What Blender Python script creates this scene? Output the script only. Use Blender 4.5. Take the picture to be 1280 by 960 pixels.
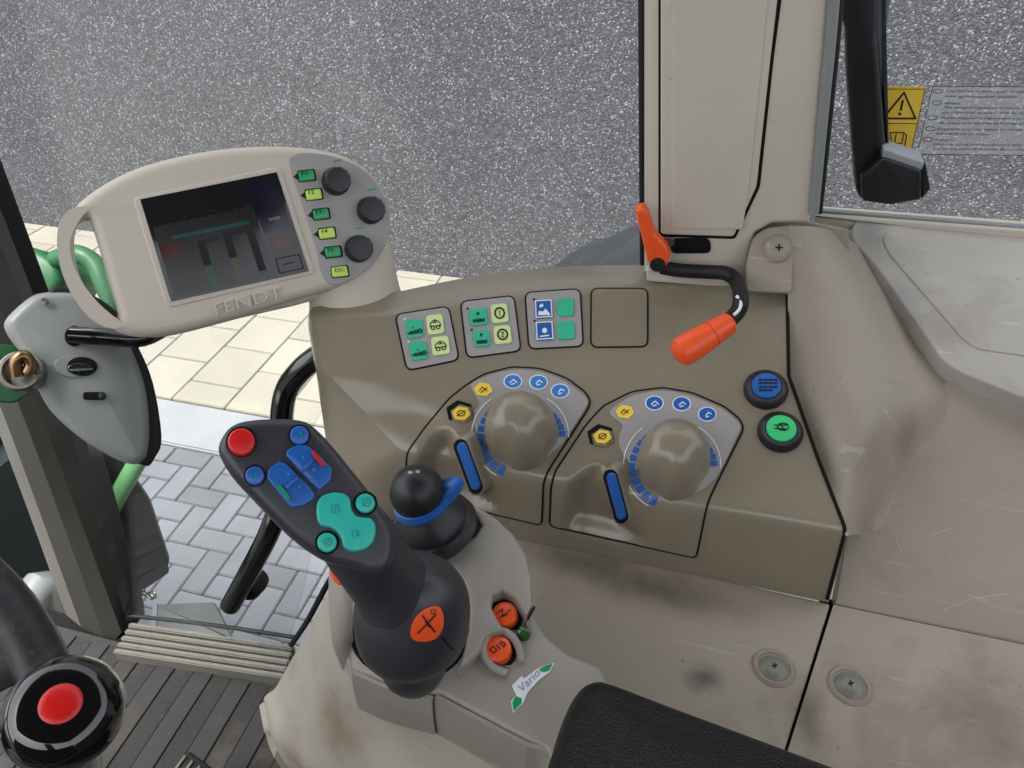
import bpy, bmesh, math, random
from mathutils import Vector, Matrix
from mathutils.bvhtree import BVHTree
from mathutils.geometry import tessellate_polygon

random.seed(7)
for o in list(bpy.data.objects):
    bpy.data.objects.remove(o)
sc = bpy.context.scene
col = sc.collection
R = math.radians

# ------------------------------------------------------------------ camera
# cab frame: X = towards the rear of the machine, Y = out through the side door, Z up, cab floor at z = 0
PSI, TH, RO, FPX = R(15.6), R(37.6), R(-0.8), 925.0
CAM = Vector((0, 0, 1.0))
FW = Vector((-math.sin(PSI) * math.cos(TH), math.cos(PSI) * math.cos(TH), -math.sin(TH)))
ri0 = Vector((math.cos(PSI), math.sin(PSI), 0)); up0 = ri0.cross(FW)
RI = ri0 * math.cos(RO) + up0 * math.sin(RO)
UP = -ri0 * math.sin(RO) + up0 * math.cos(RO)
cd = bpy.data.cameras.new('camera'); cam = bpy.data.objects.new('camera', cd); col.objects.link(cam)
M = Matrix((RI, UP, -FW)).transposed().to_4x4(); M.translation = CAM
cam.matrix_world = M
cd.sensor_width = 36; cd.lens = FPX / 1280 * 36; cd.clip_start = .02; cd.clip_end = 500
sc.camera = cam
sc.render.resolution_x, sc.render.resolution_y = 1024, 768

# ------------------------------------------------------------------ sky, sun, exposure
SUN_EL, SUN_AZ = R(70), R(-150)        # azimuth measured from +Y towards +X
w = bpy.data.worlds.new('World'); sc.world = w; w.use_nodes = True
nt = w.node_tree; nt.nodes.clear()
sky = nt.nodes.new('ShaderNodeTexSky'); sky.sky_type = 'NISHITA'; sky.sun_disc = False
sky.sun_elevation = SUN_EL; sky.sun_rotation = SUN_AZ
sky.air_density = 1.0; sky.dust_density = 4.0; sky.ozone_density = .6
bg = nt.nodes.new('ShaderNodeBackground'); bg.inputs[1].default_value = .15
wo = nt.nodes.new('ShaderNodeOutputWorld')
hs = nt.nodes.new('ShaderNodeHueSaturation'); hs.inputs['Saturation'].default_value = .25
nt.links.new(sky.outputs[0], hs.inputs['Color']); nt.links.new(hs.outputs[0], bg.inputs[0]); nt.links.new(bg.outputs[0], wo.inputs[0])
sl = bpy.data.lights.new('sun', 'SUN'); sl.energy = 1.5; sl.angle = R(25); sl.color = (1, .97, .92)
so = bpy.data.objects.new('sun', sl); col.objects.link(so)
sd = Vector((math.sin(SUN_AZ) * math.cos(SUN_EL), math.cos(SUN_AZ) * math.cos(SUN_EL), math.sin(SUN_EL)))
so.rotation_euler = sd.to_track_quat('Z', 'Y').to_euler(); so.location = (0, 0, 6)
sc.view_settings.view_transform = 'Standard'; sc.view_settings.look = 'None'
sc.view_settings.gamma = 1; sc.view_settings.use_curve_mapping = False
sc.view_settings.exposure = 1.76

# ------------------------------------------------------------------ picture -> place helpers
def ray(x, y): return RI * ((x - 640) / FPX) + UP * ((480 - y) / FPX) + FW
def PZ(x, y, z):
    d = ray(x, y); return CAM + d * ((z - CAM.z) / d.z)
def PY(x, y, yy):
    d = ray(x, y); return CAM + d * (yy / d.y)
def PD(x, y, dist): return CAM + ray(x, y).normalized() * dist
class Plane:
    def __init__(s, o, n):
        s.o = Vector(o); s.n = Vector(n).normalized()
        s.u = (RI - s.n * RI.dot(s.n)).normalized(); s.v = s.n.cross(s.u)
    def hit(s, x, y, h=0.0):
        d = ray(x, y); return CAM + d * ((s.o + s.n * h - CAM).dot(s.n) / d.dot(s.n))
    def uv(s, p): q = p - s.o; return (q.dot(s.u), q.dot(s.v))
    def xyz(s, a, b, h=0.0): return s.o + s.u * a + s.v * b + s.n * h
def plane3(a, b, c):
    n = (b - a).cross(c - a).normalized()
    if n.dot(CAM - a) < 0: n = -n
    return Plane(a, n)

# ------------------------------------------------------------------ object bookkeeping
WLOC = {}
def prop(o, label=None, cat=None, group=None, kind=None):
    if label: o['label'] = label
    if cat: o['category'] = cat
    if group: o['group'] = group
    if kind: o['kind'] = kind
    return o
def thing(name, label, cat, loc, group=None):
    o = bpy.data.objects.new(name, None); o.empty_display_size = .03
    o.location = loc; col.objects.link(o); WLOC[o] = Vector(loc)
    return prop(o, label, cat, group)
def mob(name, V, F, mat, parent=None, smooth=True, flat=None):
    V = [Vector(v) for v in V]
    mn = Vector((min(v.x for v in V), min(v.y for v in V), min(v.z for v in V)))
    mx = Vector((max(v.x for v in V), max(v.y for v in V), max(v.z for v in V)))
    c = (mn + mx) / 2
    if parent is None: c.z = mn.z
    me = bpy.data.meshes.new(name)
    me.from_pydata([v - c for v in V], [], F)
    bm = bmesh.new(); bm.from_mesh(me)
    bmesh.ops.recalc_face_normals(bm, faces=bm.faces)
    for i_f, f in enumerate(bm.faces): f.smooth = smooth and len(f.verts) < 5 and not (flat and i_f >= flat)
    bm.to_mesh(me); bm.free()
    if smooth:
        try: me.set_sharp_from_angle(angle=R(38))
        except Exception: pass
    me.materials.append(mat)
    o = bpy.data.objects.new(name, me); col.objects.link(o)
    WLOC[o] = c
    if parent is not None:
        o.parent = parent; o.location = c - WLOC[parent]
    else: o.location = c
    return o

# ------------------------------------------------------------------ curves and outlines
def cr(pts, n=5, closed=True):
    P = [Vector(p) for p in pts]; N = len(P); out = []
    rng = range(N) if closed else range(N - 1)
    for i in rng:
        if closed: a, b, c, d = P[i - 1], P[i], P[(i + 1) % N], P[(i + 2) % N]
        else: a, b, c, d = P[max(i - 1, 0)], P[i], P[i + 1], P[min(i + 2, N - 1)]
        for k in range(n):
            t = k / n
            out.append(.5 * ((2 * b) + (c - a) * t + (2 * a - 5 * b + 4 * c - d) * t * t + (3 * b - a - 3 * c + d) * t ** 3))
    if not closed: out.append(P[-1])
    return out
def rpoly(pts, r, n=5):
    """polygon (2-D) with rounded corners"""
    P = [Vector(p[:2]) for p in pts]; out = []
    for i in range(len(P)):
        a, b, c = P[i - 1], P[i], P[(i + 1) % len(P)]
        rr = min(r, (a - b).length * .45, (c - b).length * .45)
        p0 = b + (a - b).normalized() * rr; p1 = b + (c - b).normalized() * rr
        for k in range(n + 1):
            t = k / n
            out.append((1 - t) ** 2 * p0 + 2 * t * (1 - t) * b + t * t * p1)
    return out
def ell(cx, cy, rx, ry=None, n=28, rot=0):
    ry = rx if ry is None else ry; c, s = math.cos(R(rot)), math.sin(R(rot))
    return [(cx + rx * math.cos(t) * c - ry * math.sin(t) * s, cy + rx * math.cos(t) * s + ry * math.sin(t) * c)
            for t in (2 * math.pi * k / n for k in range(n))]
def area2(p): return sum(p[i - 1][0] * p[i][1] - p[i][0] * p[i - 1][1] for i in range(len(p))) / 2
def inset(p, d):
    """inset a CCW 2-D polygon by d (negative grows)"""
    n = len(p); out = []
    for i in range(n):
        a, b, c = Vector(p[i - 1]), Vector(p[i]), Vector(p[(i + 1) % n])
        e0 = b - a; e1 = c - b
        if e0.length < 1e-9: e0 = e1
        if e1.length < 1e-9: e1 = e0
        n0 = Vector((-e0.y, e0.x)).normalized(); n1 = Vector((-e1.y, e1.x)).normalized()
        m = n0 + n1
        if m.length < .2: m = n0
        m.normalize(); k = max(.5, m.dot(n0))
        out.append(b + m * (d / k))
    return out

# ------------------------------------------------------------------ solid builders
def slab(name, px, pl, thick, mat, parent=None, bevel=.001, h=0.0, holes=(), back=True, seg=3):
    """solid with a flat front on plane pl (+h): the outline is given in picture points, depth goes behind"""
    def ring(pts):
        q = [pl.uv(pl.hit(x, y, h)) for x, y in pts]
        return q if area2(q) > 0 else q[::-1]
    rings = [ring(px)] + [ring(x)[::-1] for x in holes]
    V, F = [], []; fronts, backs = [], []
    for rg in rings:
        n = len(rg); prev = None
        lv = [(-thick, 0), (-bevel, 0)]
        for k in range(1, seg + 1):
            a = k / seg * math.pi / 2
            lv.append((-bevel * (1 - math.sin(a)), bevel * (1 - math.cos(a))))
        for li, (hh, ins) in enumerate(lv):
            q = inset(rg, ins) if ins else rg
            base = len(V); V += [pl.xyz(a, b, h + hh) for a, b in q]
            if li == 0: backs.append(list(range(base, base + n)))
            if li == len(lv) - 1: fronts.append(list(range(base, base + n)))
            if prev is not None:
                F += [(prev + i, prev + (i + 1) % n, base + (i + 1) % n, base + i) for i in range(n)]
            prev = base
    nside = len(F)
    for loops in ((fronts, backs) if back else (fronts,)):
        flat = [i for l in loops for i in l]
        if len(loops) == 1: F.append(tuple(loops[0]))
        else:
            tr = tessellate_polygon([[Vector((*pl.uv(V[i]), 0)) for i in l] for l in loops])
            F += [tuple(flat[i] for i in t) for t in tr]
    return mob(name, V, F, mat, parent, flat=nside)
def pillow(name, px, pl, thick, mat, parent=None, bevel=.004, crown=.002, h=0.0, seg=5, center=None, power=2.0):
    """like slab but star-shaped with a crowned front"""
    q = [pl.uv(pl.hit(x, y, h)) for x, y in px]
    if area2(q) < 0: q = q[::-1]
    n = len(q)
    c = Vector(center and pl.uv(pl.hit(*center, h)) or (sum(p[0] for p in q) / n, sum(p[1] for p in q) / n))
    V, F = [], []; prev = None
    lv = [(q, -thick), (q, -bevel)]
    for k in range(1, seg + 1):
        a = k / seg * math.pi / 2
        lv.append((inset(q, bevel * (1 - math.cos(a))), -bevel * (1 - math.sin(a))))
    q2 = lv[-1][0]
    for s in (.85, .65, .45, .25, .08):
        lv.append(([c + (Vector(p) - c) * s for p in q2], crown * (1 - s ** power)))
    for qq, hh in lv:
        base = len(V); V += [pl.xyz(a[0], a[1], h + hh) for a in qq]
        if prev is not None: F += [(prev + i, prev + (i + 1) % n, base + (i + 1) % n, base + i) for i in range(n)]
        prev = base
    F.append(tuple(range(prev, prev + n))); F.append(tuple(range(n))[::-1])
    return mob(name, V, F, mat, parent)
def loft(name, rings, mat, parent=None, caps=(True, True)):
    V, F = [], []; n = len(rings[0])
    for r in rings: V += list(r)
    for k in range(len(rings) - 1):
        a, b = k * n, (k + 1) * n
        F += [(a + i, a + (i + 1) % n, b + (i + 1) % n, b + i) for i in range(n)]
    if caps[0]: F.append(tuple(range(n))[::-1])
    if caps[1]: F.append(tuple(range((len(rings) - 1) * n, len(rings) * n)))
    return mob(name, V, F, mat, parent)
def frame(d):
    d = Vector(d).normalized(); a = Vector((0, 0, 1)) if abs(d.z) < .9 else Vector((1, 0, 0))
    u = a.cross(d).normalized(); return u, d.cross(u), d
def tube(name, pts, rad, mat, parent=None, seg=12, n=6, flat=1.0, closed=False):
    P = cr(pts, n, closed) if n > 1 else [Vector(p) for p in pts]
    N = len(P); rr = rad if callable(rad) else (lambda t: rad)
    rings = []; u = None
    for i, p in enumerate(P):
        d = (P[(i + 1) % N] - P[i - 1]) if closed else (P[min(i + 1, N - 1)] - P[max(i - 1, 0)])
        d.normalize()
        if u is None: u, v, _ = frame(d)
        u = (u - d * u.dot(d)).normalized(); v = d.cross(u)
        r = rr(i / (N - 1))
        rings.append([p + u * r * math.cos(2 * math.pi * k / seg) + v * r * flat * math.sin(2 * math.pi * k / seg) for k in range(seg)])
    if closed:
        rings.append(rings[0]); return loft(name, rings, mat, parent, (False, False))
    return loft(name, rings, mat, parent)
def lathe(name, prof, o, axis, mat, parent=None, seg=32, ref=None):
    """profile [(radius, height)] turned about axis at o"""
    u, v, d = frame(axis); o = Vector(o)
    rings = [[o + d * h + (u * math.cos(2 * math.pi * k / seg) + v * math.sin(2 * math.pi * k / seg)) * max(r, 1e-5) for k in range(seg)] for r, h in prof]
    return loft(name, rings, mat, parent)
def boxo(name, c, sx, sy, sz, mat, parent=None, bev=.0, rot=None):
    bm = bmesh.new(); bmesh.ops.create_cube(bm, size=1)
    for v in bm.verts: v.co = Vector((v.co.x * sx, v.co.y * sy, v.co.z * sz))
    if bev: bmesh.ops.bevel(bm, geom=bm.edges[:], offset=bev, segments=2, affect='EDGES')
    m = Matrix.Translation(Vector(c)) @ (rot.to_4x4() if rot else Matrix())
    V = [m @ v.co for v in bm.verts]; bm.verts.index_update()
    F = [tuple(v.index for v in f.verts) for f in bm.faces]; bm.free()
    return mob(name, V, F, mat, parent)
def gridsurf(name, ctrl, mat, parent=None, nu=10, nv=10, thick=0, linear_v=False, smooth_v=0, close=None):
    """surface through a net of 3-D points ctrl[row][col]; thick adds a back and rim"""
    rows = [cr([Vector(p) for p in r], nu, False) for r in ctrl]
    cols = list(zip(*rows)); out = []
    for c in cols:
        if linear_v:
            P = []
            for i in range(len(c) - 1):
                P += [c[i].lerp(c[i + 1], k / nv) for k in range(nv)]
            P.append(c[-1])
            for _ in range(smooth_v):
                P = [P[0]] + [(P[i - 1] + P[i] * 2 + P[i + 1]) / 4 for i in range(1, len(P) - 1)] + [P[-1]]
        else: P = cr(list(c), nv, False)
        out.append(P)
    nc, nr = len(out), len(out[0])
    V = [p for c in out for p in c]
    F = [(i * nr + j, (i + 1) * nr + j, (i + 1) * nr + j + 1, i * nr + j + 1) for i in range(nc - 1) for j in range(nr - 1)]
    if thick:
        V, F = solidify(V, F, thick)
    return mob(name, V, F, mat, parent)
def solidify(V, F, t):
    """give an open sheet a back, t behind the front as seen from the operator"""
    n = len(V); nor = [Vector() for _ in V]
    for f in F:
        a, b, c = (V[i] for i in f[:3]); k = (b - a).cross(c - a)
        if k.dot(CAM - a) < 0: k = -k
        for i in f: nor[i] += k
    V2 = list(V) + [v - nn.normalized() * t for v, nn in zip(V, nor)]
    F2 = list(F) + [tuple(i + n for i in f[::-1]) for f in F]
    ed = {}
    for f in F:
        for i in range(len(f)):
            a, b = f[i], f[(i + 1) % len(f)]
            k = (min(a, b), max(a, b)); ed[k] = None if k in ed else (a, b)
    F2 += [(b, a, a + n, b + n) for e in ed.values() if e for a, b in [e]]
    return V2, F2
def bvh_of(*objs):
    V, F = [], []
    for o in objs:
        b = len(V); wl = WLOC[o]
        V += [v.co + wl for v in o.data.vertices]; F += [tuple(i + b for i in p.vertices) for p in o.data.polygons]
    return BVHTree.FromPolygons(V, F)
def cast(bv, x, y):
    h = bv.ray_cast(CAM, ray(x, y).normalized())
    if h[0] is None: return None
    n = h[1]
    if n.dot(CAM - h[0]) < 0: n = -n
    return h[0], n
def drape(name, px, bv, mat, parent=None, h=.001, depth=.003, step=7.0, fh=None, pl=None):
    """plate whose outline (picture points) is laid on a surface, h proud of it, following its shape"""
    bm = bmesh.new()
    f = bm.faces.new([bm.verts.new((p[0], p[1], 0)) for p in px])
    xs = [p[0] for p in px]; ys = [p[1] for p in px]
    for ax, lo, hi in ((0, min(xs), max(xs)), (1, min(ys), max(ys))):
        k = lo + step
        while k < hi - .2 * step:
            co = Vector((k, 0, 0)) if ax == 0 else Vector((0, k, 0)); no = Vector((1, 0, 0)) if ax == 0 else Vector((0, 1, 0))
            bmesh.ops.bisect_plane(bm, geom=bm.verts[:] + bm.edges[:] + bm.faces[:], plane_co=co, plane_no=no); k += step
    if step < 900: bmesh.ops.triangulate(bm, faces=[f for f in bm.faces if len(f.verts) > 4])
    bm.verts.index_update()
    P = []; N = []; last = None
    for v in bm.verts:
        r = cast(bv, v.co.x, v.co.y) if pl is None else (pl.hit(v.co.x, v.co.y), pl.n)
        r = r or last
        if r is None: r = (PD(v.co.x, v.co.y, .7), -FW)
        last = r; P.append(r[0]); N.append(r[1])
    nn = []
    for v in bm.verts:
        a = N[v.index].copy() * 2
        for e in v.link_edges: a += N[e.other_vert(v).index]
        nn.append(a.normalized())
    n = len(P)
    V = []
    for i, v in enumerate(bm.verts):
        hh = h + (fh(v.co.x, v.co.y) if fh else 0); V.append(P[i] + nn[i] * hh)
    V += [P[i] + nn[i] * (h - depth) for i in range(n)]
    F = [tuple(v.index for v in f.verts) for f in bm.faces]
    for e in bm.edges:
        if len(e.link_faces) == 1:
            a, b = (x.index for x in e.verts); F.append((a, b, b + n, a + n))
    bm.free()
    return mob(name, V, F, mat, parent)
def drape_line(name, px, bv, r, mat, parent=None, closed=False, h=0, n=1, step=5.0):
    pts = []; P = [Vector(p[:2]) for p in px]
    if closed: P.append(P[0])
    for a, b in zip(P, P[1:]):
        k = max(1, int((b - a).length / step))
        for i in range(k):
            q = a.lerp(b, i / k); c = cast(bv, q.x, q.y)
            if c: pts.append(c[0] + c[1] * h)
    if not closed:
        c = cast(bv, *P[-1])
        if c: pts.append(c[0] + c[1] * h)
    return tube(name, pts, r, mat, parent, seg=6, n=1, closed=closed)
def strokes(lines, wpx):
    """polylines in picture points -> thin quads (picture points)"""
    out = []
    for ln in lines:
        for a, b in zip(ln, ln[1:]):
            a, b = Vector(a), Vector(b); d = (b - a)
            if d.length < 1e-6: continue
            d.normalize(); m = Vector((-d.y, d.x)) * wpx / 2; a = a - d * wpx * .3; b = b + d * wpx * .3
            out.append([a + m, b + m, b - m, a - m])
    return out
def print_polys(name, polys, mat, parent, bv=None, pl=None, h=.0008):
    """flat print: polygons (picture points) lying on a surface"""
    V, F = [], []
    for p in polys:
        idx = []
        for x, y in p:
            if pl is not None: q = pl.hit(x, y); nn = pl.n
            else:
                r = cast(bv, x, y)
                if r is None: continue
                q, nn = r
            idx.append(len(V)); V.append(q + nn * h)
        if len(idx) > 2: F.append(tuple(idx))
    if not F: return None
    return mob(name, V, F, mat, parent, smooth=False)
def quadmap(q):
    """unit square (0..1, v down) -> picture quad TL, TR, BR, BL"""
    a, b, c, d = [Vector(p) for p in q]
    return lambda u, v: (a.lerp(b, u)).lerp(d.lerp(c, u), v)
def arcpts(cx, cy, rx, ry, a0, a1, n=10): return [(cx + rx * math.cos(R(a0 + (a1 - a0) * k / n)), cy + ry * math.sin(R(a0 + (a1 - a0) * k / n))) for k in range(n + 1)]
def textpolys(s, p0, p1, hpx, shear=0.0, fit=True):
    """letters as picture-space polygons: baseline from p0 to p1, cap height hpx"""
    cu = bpy.data.curves.new('t', 'FONT'); cu.body = s; cu.resolution_u = 2
    ob = bpy.data.objects.new('t', cu); col.objects.link(ob)
    dg = bpy.context.evaluated_depsgraph_get(); me = bpy.data.meshes.new_from_object(ob.evaluated_get(dg))
    vs = [v.co.copy() for v in me.vertices]; fs = [tuple(p.vertices) for p in me.polygons]
    bpy.data.objects.remove(ob); bpy.data.curves.remove(cu); bpy.data.meshes.remove(me)
    if not vs: return []
    x0, x1 = min(v.x for v in vs), max(v.x for v in vs); cap = .69
    p0, p1 = Vector(p0), Vector(p1); d = p1 - p0; L = d.length; d.normalize(); up = Vector((d.y, -d.x))
    q = []
    for v in vs:
        a = (v.x - x0) / (x1 - x0) * L; b = v.y / cap * hpx
        q.append(p0 + d * (a + shear * b) + up * b)
    return [[q[i] for i in f] for f in fs]

# ------------------------------------------------------------------ materials
def srgb(r, g, b):
    f = lambda c: (c / 255 / 12.92) if c / 255 <= .04045 else ((c / 255 + .055) / 1.055) ** 2.4
    return (f(r), f(g), f(b), 1)
MATS = {}
def mat(name, c, rough=.5, spec=.5, grain=0.0, gscale=900, var=.08, vscale=14, dirt=0.0, dirtcol=(70, 60, 48), dscale=9, metal=0.0, coat=0.0, rvar=.08, emit=0, scuff=0.0, scuffcol=(205, 198, 186)):
    m = bpy.data.materials.new(name); m.use_nodes = True; t = m.node_tree; n = t.nodes; b = n['Principled BSDF']
    tc = n.new('ShaderNodeNewGeometry')
    b.inputs['Metallic'].default_value = metal; b.inputs['Specular IOR Level'].default_value = spec
    b.inputs['Coat Weight'].default_value = coat; b.inputs['Coat Roughness'].default_value = .08
    nz = n.new('ShaderNodeTexNoise'); nz.inputs['Scale'].default_value = vscale; nz.inputs['Detail'].default_value = 6; nz.inputs['Roughness'].default_value = .6
    t.links.new(tc.outputs['Position'], nz.inputs['Vector'])
    mr = n.new('ShaderNodeMapRange'); mr.inputs['From Min'].default_value = .3; mr.inputs['From Max'].default_value = .7
    mr.inputs['To Min'].default_value = 1 - var; mr.inputs['To Max'].default_value = 1 + var
    t.links.new(nz.outputs['Fac'], mr.inputs['Value'])
    mx = n.new('ShaderNodeMix'); mx.data_type = 'RGBA'; mx.blend_type = 'MULTIPLY'; mx.inputs['Factor'].default_value = 1
    mx.inputs[6].default_value = srgb(*c); t.links.new(mr.outputs[0], mx.inputs[7])
    out = mx.outputs[2]
    if dirt > 0:
        dz = n.new('ShaderNodeTexNoise'); dz.inputs['Scale'].default_value = dscale; dz.inputs['Detail'].default_value = 8; dz.inputs['Roughness'].default_value = .68; dz.inputs['Distortion'].default_value = .4
        t.links.new(tc.outputs['Position'], dz.inputs['Vector'])
        dr = n.new('ShaderNodeMapRange'); dr.inputs['From Min'].default_value = .53; dr.inputs['From Max'].default_value = .78; dr.inputs['To Max'].default_value = dirt
        t.links.new(dz.outputs['Fac'], dr.inputs['Value'])
        sp = n.new('ShaderNodeTexNoise'); sp.inputs['Scale'].default_value = 140; sp.inputs['Detail'].default_value = 3
        t.links.new(tc.outputs['Position'], sp.inputs['Vector'])
        s2 = n.new('ShaderNodeMapRange'); s2.inputs['From Min'].default_value = .70; s2.inputs['From Max'].default_value = .78; s2.inputs['To Max'].default_value = dirt * 1.4
        t.links.new(sp.outputs['Fac'], s2.inputs['Value'])
        ad = n.new('ShaderNodeMath'); ad.operation = 'ADD'; ad.use_clamp = True
        t.links.new(dr.outputs[0], ad.inputs[0]); t.links.new(s2.outputs[0], ad.inputs[1])
        m2 = n.new('ShaderNodeMix'); m2.data_type = 'RGBA'; m2.inputs[7].default_value = srgb(*dirtcol)
        t.links.new(ad.outputs[0], m2.inputs['Factor']); t.links.new(out, m2.inputs[6]); out = m2.outputs[2]
    if scuff > 0:
        mp = n.new('ShaderNodeMapping'); mp.inputs['Rotation'].default_value = (.3, .5, .7); mp.inputs['Scale'].default_value = (12, 190, 110)
        t.links.new(tc.outputs['Position'], mp.inputs[0])
        sz = n.new('ShaderNodeTexNoise'); sz.inputs['Scale'].default_value = 1; sz.inputs['Detail'].default_value = 2; sz.inputs['Distortion'].default_value = .6
        t.links.new(mp.outputs[0], sz.inputs['Vector'])
        sm = n.new('ShaderNodeMapRange'); sm.inputs['From Min'].default_value = .67; sm.inputs['From Max'].default_value = .73; sm.inputs['To Max'].default_value = scuff
        t.links.new(sz.outputs['Fac'], sm.inputs['Value'])
        m3 = n.new('ShaderNodeMix'); m3.data_type = 'RGBA'; m3.inputs[7].default_value = srgb(*scuffcol)
        t.links.new(sm.outputs[0], m3.inputs['Factor']); t.links.new(out, m3.inputs[6]); out = m3.outputs[2]
    t.links.new(out, b.inputs['Base Color'])
    rz = n.new('ShaderNodeMapRange'); rz.inputs['From Min'].default_value = .3; rz.inputs['From Max'].default_value = .7
    rz.inputs['To Min'].default_value = max(.02, rough - rvar); rz.inputs['To Max'].default_value = min(1, rough + rvar)
    t.links.new(nz.outputs['Fac'], rz.inputs['Value']); t.links.new(rz.outputs[0], b.inputs['Roughness'])
    if grain > 0:
        g = n.new('ShaderNodeTexNoise'); g.inputs['Scale'].default_value = gscale; g.inputs['Detail'].default_value = 3
        t.links.new(tc.outputs['Position'], g.inputs['Vector'])
        bp = n.new('ShaderNodeBump'); bp.inputs['Strength'].default_value = grain; bp.inputs['Distance'].default_value = .0006
        t.links.new(g.outputs['Fac'], bp.inputs['Height']); t.links.new(bp.outputs[0], b.inputs['Normal'])
    if emit:
        b.inputs['Emission Color'].default_value = srgb(*c); b.inputs['Emission Strength'].default_value = emit
    MATS[name] = m; return m

m_console = mat('console_plastic', (130, 121, 104), .22, .55, .03, 1100, .05, 20, rvar=.03)
m_tan = mat('trim_plastic', (151, 141, 126), .5, .45, .2, 1100, .07, 8, .32, (92, 80, 64), 10, scuff=.22)
m_floorpanel = mat('panel_plastic', (154, 143, 127), .5, .45, .2, 1100, .10, 6, .5, (78, 68, 56), 7, scuff=.2)
m_pillar = mat('pillar_plastic', (194, 186, 171), .52, .4, .12, 900, .04, 8, .22, (120, 108, 90), 12)
m_lid = mat('lid_plastic', (168, 163, 154), .55, .4, .25, 1000, .09, 9, .5, (104, 98, 90), 8, scuff=.3, scuffcol=(206, 204, 200))
m_term = mat('terminal_plastic', (194, 185, 170), .5, .45, .15, 1300, .03, 10, .12, (130, 118, 100))
m_grey = mat('grey_dial_plastic', (150, 147, 145), .42, .5, .05, 900, .03)
m_arm = mat('armrest_plastic', (147, 141, 131), .42, .5, .18, 1200, .05, 10, .14, (96, 88, 72), 12)
m_black = mat('black_plastic', (28, 28, 31), .42, .5, .18, 1300, .10)
m_gloss = mat('black_gloss', (14, 14, 16), .12, .6, 0, 900, .1, coat=.6)
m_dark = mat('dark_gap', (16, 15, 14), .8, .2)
m_seal = mat('black_rubber', (20, 20, 21), .6, .35, .1)
m_joy = mat('joystick_rubber', (50, 50, 55), .36, .5, .3, 1500, .08, 30, .22, (96, 92, 86), 30)
m_leather = mat('black_leather', (9, 9, 11), .33, .4, 1.0, 760, .2, 300)
m_leather.node_tree.nodes['Bump'].inputs['Distance'].default_value = .0022
m_red = mat('red_plastic', (205, 28, 24), .32, .5, 0, 900, .05)
m_blue = mat('blue_plastic', (32, 92, 168), .34, .5, 0, 900, .06)
m_bluel = mat('blue_print', (52, 120, 190), .45, .4, 0, 900, .03)
m_teal = mat('teal_plastic', (38, 176, 160), .34, .5, 0, 900, .05)
m_orange = mat('orange_plastic', (232, 84, 32), .36, .5, .05, 900, .06)
m_green = mat('green_print', (52, 176, 138), .45, .4, 0, 900, .03)
m_gbtn = mat('green_button', (10, 150, 84), .3, .5, 0, 900, .05)
m_ybtn = mat('lime_button', (190, 222, 96), .35, .5, 0, 900, .04)
m_lime = mat('lime_print', (202, 216, 146), .45, .4, 0, 900, .03)
m_yel = mat('yellow_print', (238, 200, 72), .45, .4, 0, 900, .05)
m_white = mat('white_print', (225, 228, 232), .45, .4)
m_scratch = mat('scratched_plastic', (186, 176, 162), .6, .3)
m_screw = mat('screw_cap_grey', (122, 121, 110), .35, .5)
m_ink = mat('black_print', (22, 24, 26), .55, .3)
m_screen = mat('screen_glass', (30, 29, 32), .10, .5, 0, 900, .02, rvar=.02)
m_scr1 = mat('screen_light_area', (44, 42, 42), .14, .5)
m_scr2 = mat('screen_blue_area', (22, 24, 40), .14, .5)
m_scrg = mat('screen_green', (16, 62, 38), .14, .5)
m_scrt = mat('screen_teal', (28, 78, 74), .14, .5)
m_scry = mat('screen_yellow', (62, 52, 24), .14, .5)
m_scrr = mat('screen_red', (66, 26, 24), .14, .5)
m_metal = mat('steel', (150, 148, 142), .3, .5, 0, 900, .1, metal=1)
m_brass = mat('brass', (150, 118, 84), .35, .5, 0, 900, .2, metal=1)
m_box = mat('latch_grey_plastic', (128, 132, 130), .42, .5, .1, 1200, .04, 10, .1)
m_apil = mat('pillar_face_shaded', (54, 53, 48), .5, .4, .06, 900, .06, 8, .15)  # backlit face: its shade is put into the base colour
m_apil2 = mat('pillar_rebate_paint', (38, 37, 34), .5, .4)
m_apill = mat('pillar_edge_lit', (98, 96, 90), .5, .4, .06, 900, .05)  # paler copy of the pillar colour, windscreen light put into it
m_greenp = mat('green_paint', (34, 88, 52), .42, .4, 0, 900, .08)
m_greenl = mat('light_green_paint', (88, 142, 92), .4, .5, 0, 900, .06)
m_sillm = mat('sill_aluminium', (104, 102, 94), .45, .5, .1, 600, .10, 30, .35, (84, 78, 66), 25)
m_mat = mat('floor_mat_rubber', (50, 49, 48), .7, .3, .5, 500, .10, 10, .25, (112, 100, 84), 6)
m_matr = mat('floor_mat_rough', (50, 49, 48), .85, .25, 1.0, 260, .25, 160, .3, (124, 114, 98), 9)
m_mattop = m_mat
m_wheel = mat('wheel_rubber', (44, 44, 45), .45, .45, .3, 700, .15, 40, .3, (120, 116, 110), 60)
m_tyre = mat('tyre_rubber', (58, 60, 64), .7, .3, .3, 200, .1)
m_step = mat('step_grey_paint', (68, 71, 72), .6, .4, .2, 300, .08)
m_paver = mat('paver_concrete', (110, 113, 119), .85, .25, .6, 220, .10, 5, .25, (130, 132, 134), 22)
m_slab = mat('slab_concrete', (146, 142, 131), .8, .25, .5, 200, .05, 3, .12, (214, 196, 160), 4)
m_kerb = mat('kerb_concrete', (130, 133, 137), .85, .25, .5, 200, .08, 4, .2, (150, 152, 150), 10)
m_joint = mat('joint_sand', (84, 82, 78), .95, .1, .6, 200, .2, 40)
m_roof = mat('roof_lining', (92, 89, 84), .8, .2, .3, 400, .04)
for k in ('paver_concrete', 'slab_concrete', 'kerb_concrete'):
    MATS[k].node_tree.nodes['Bump'].inputs['Distance'].default_value = .003
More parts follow.
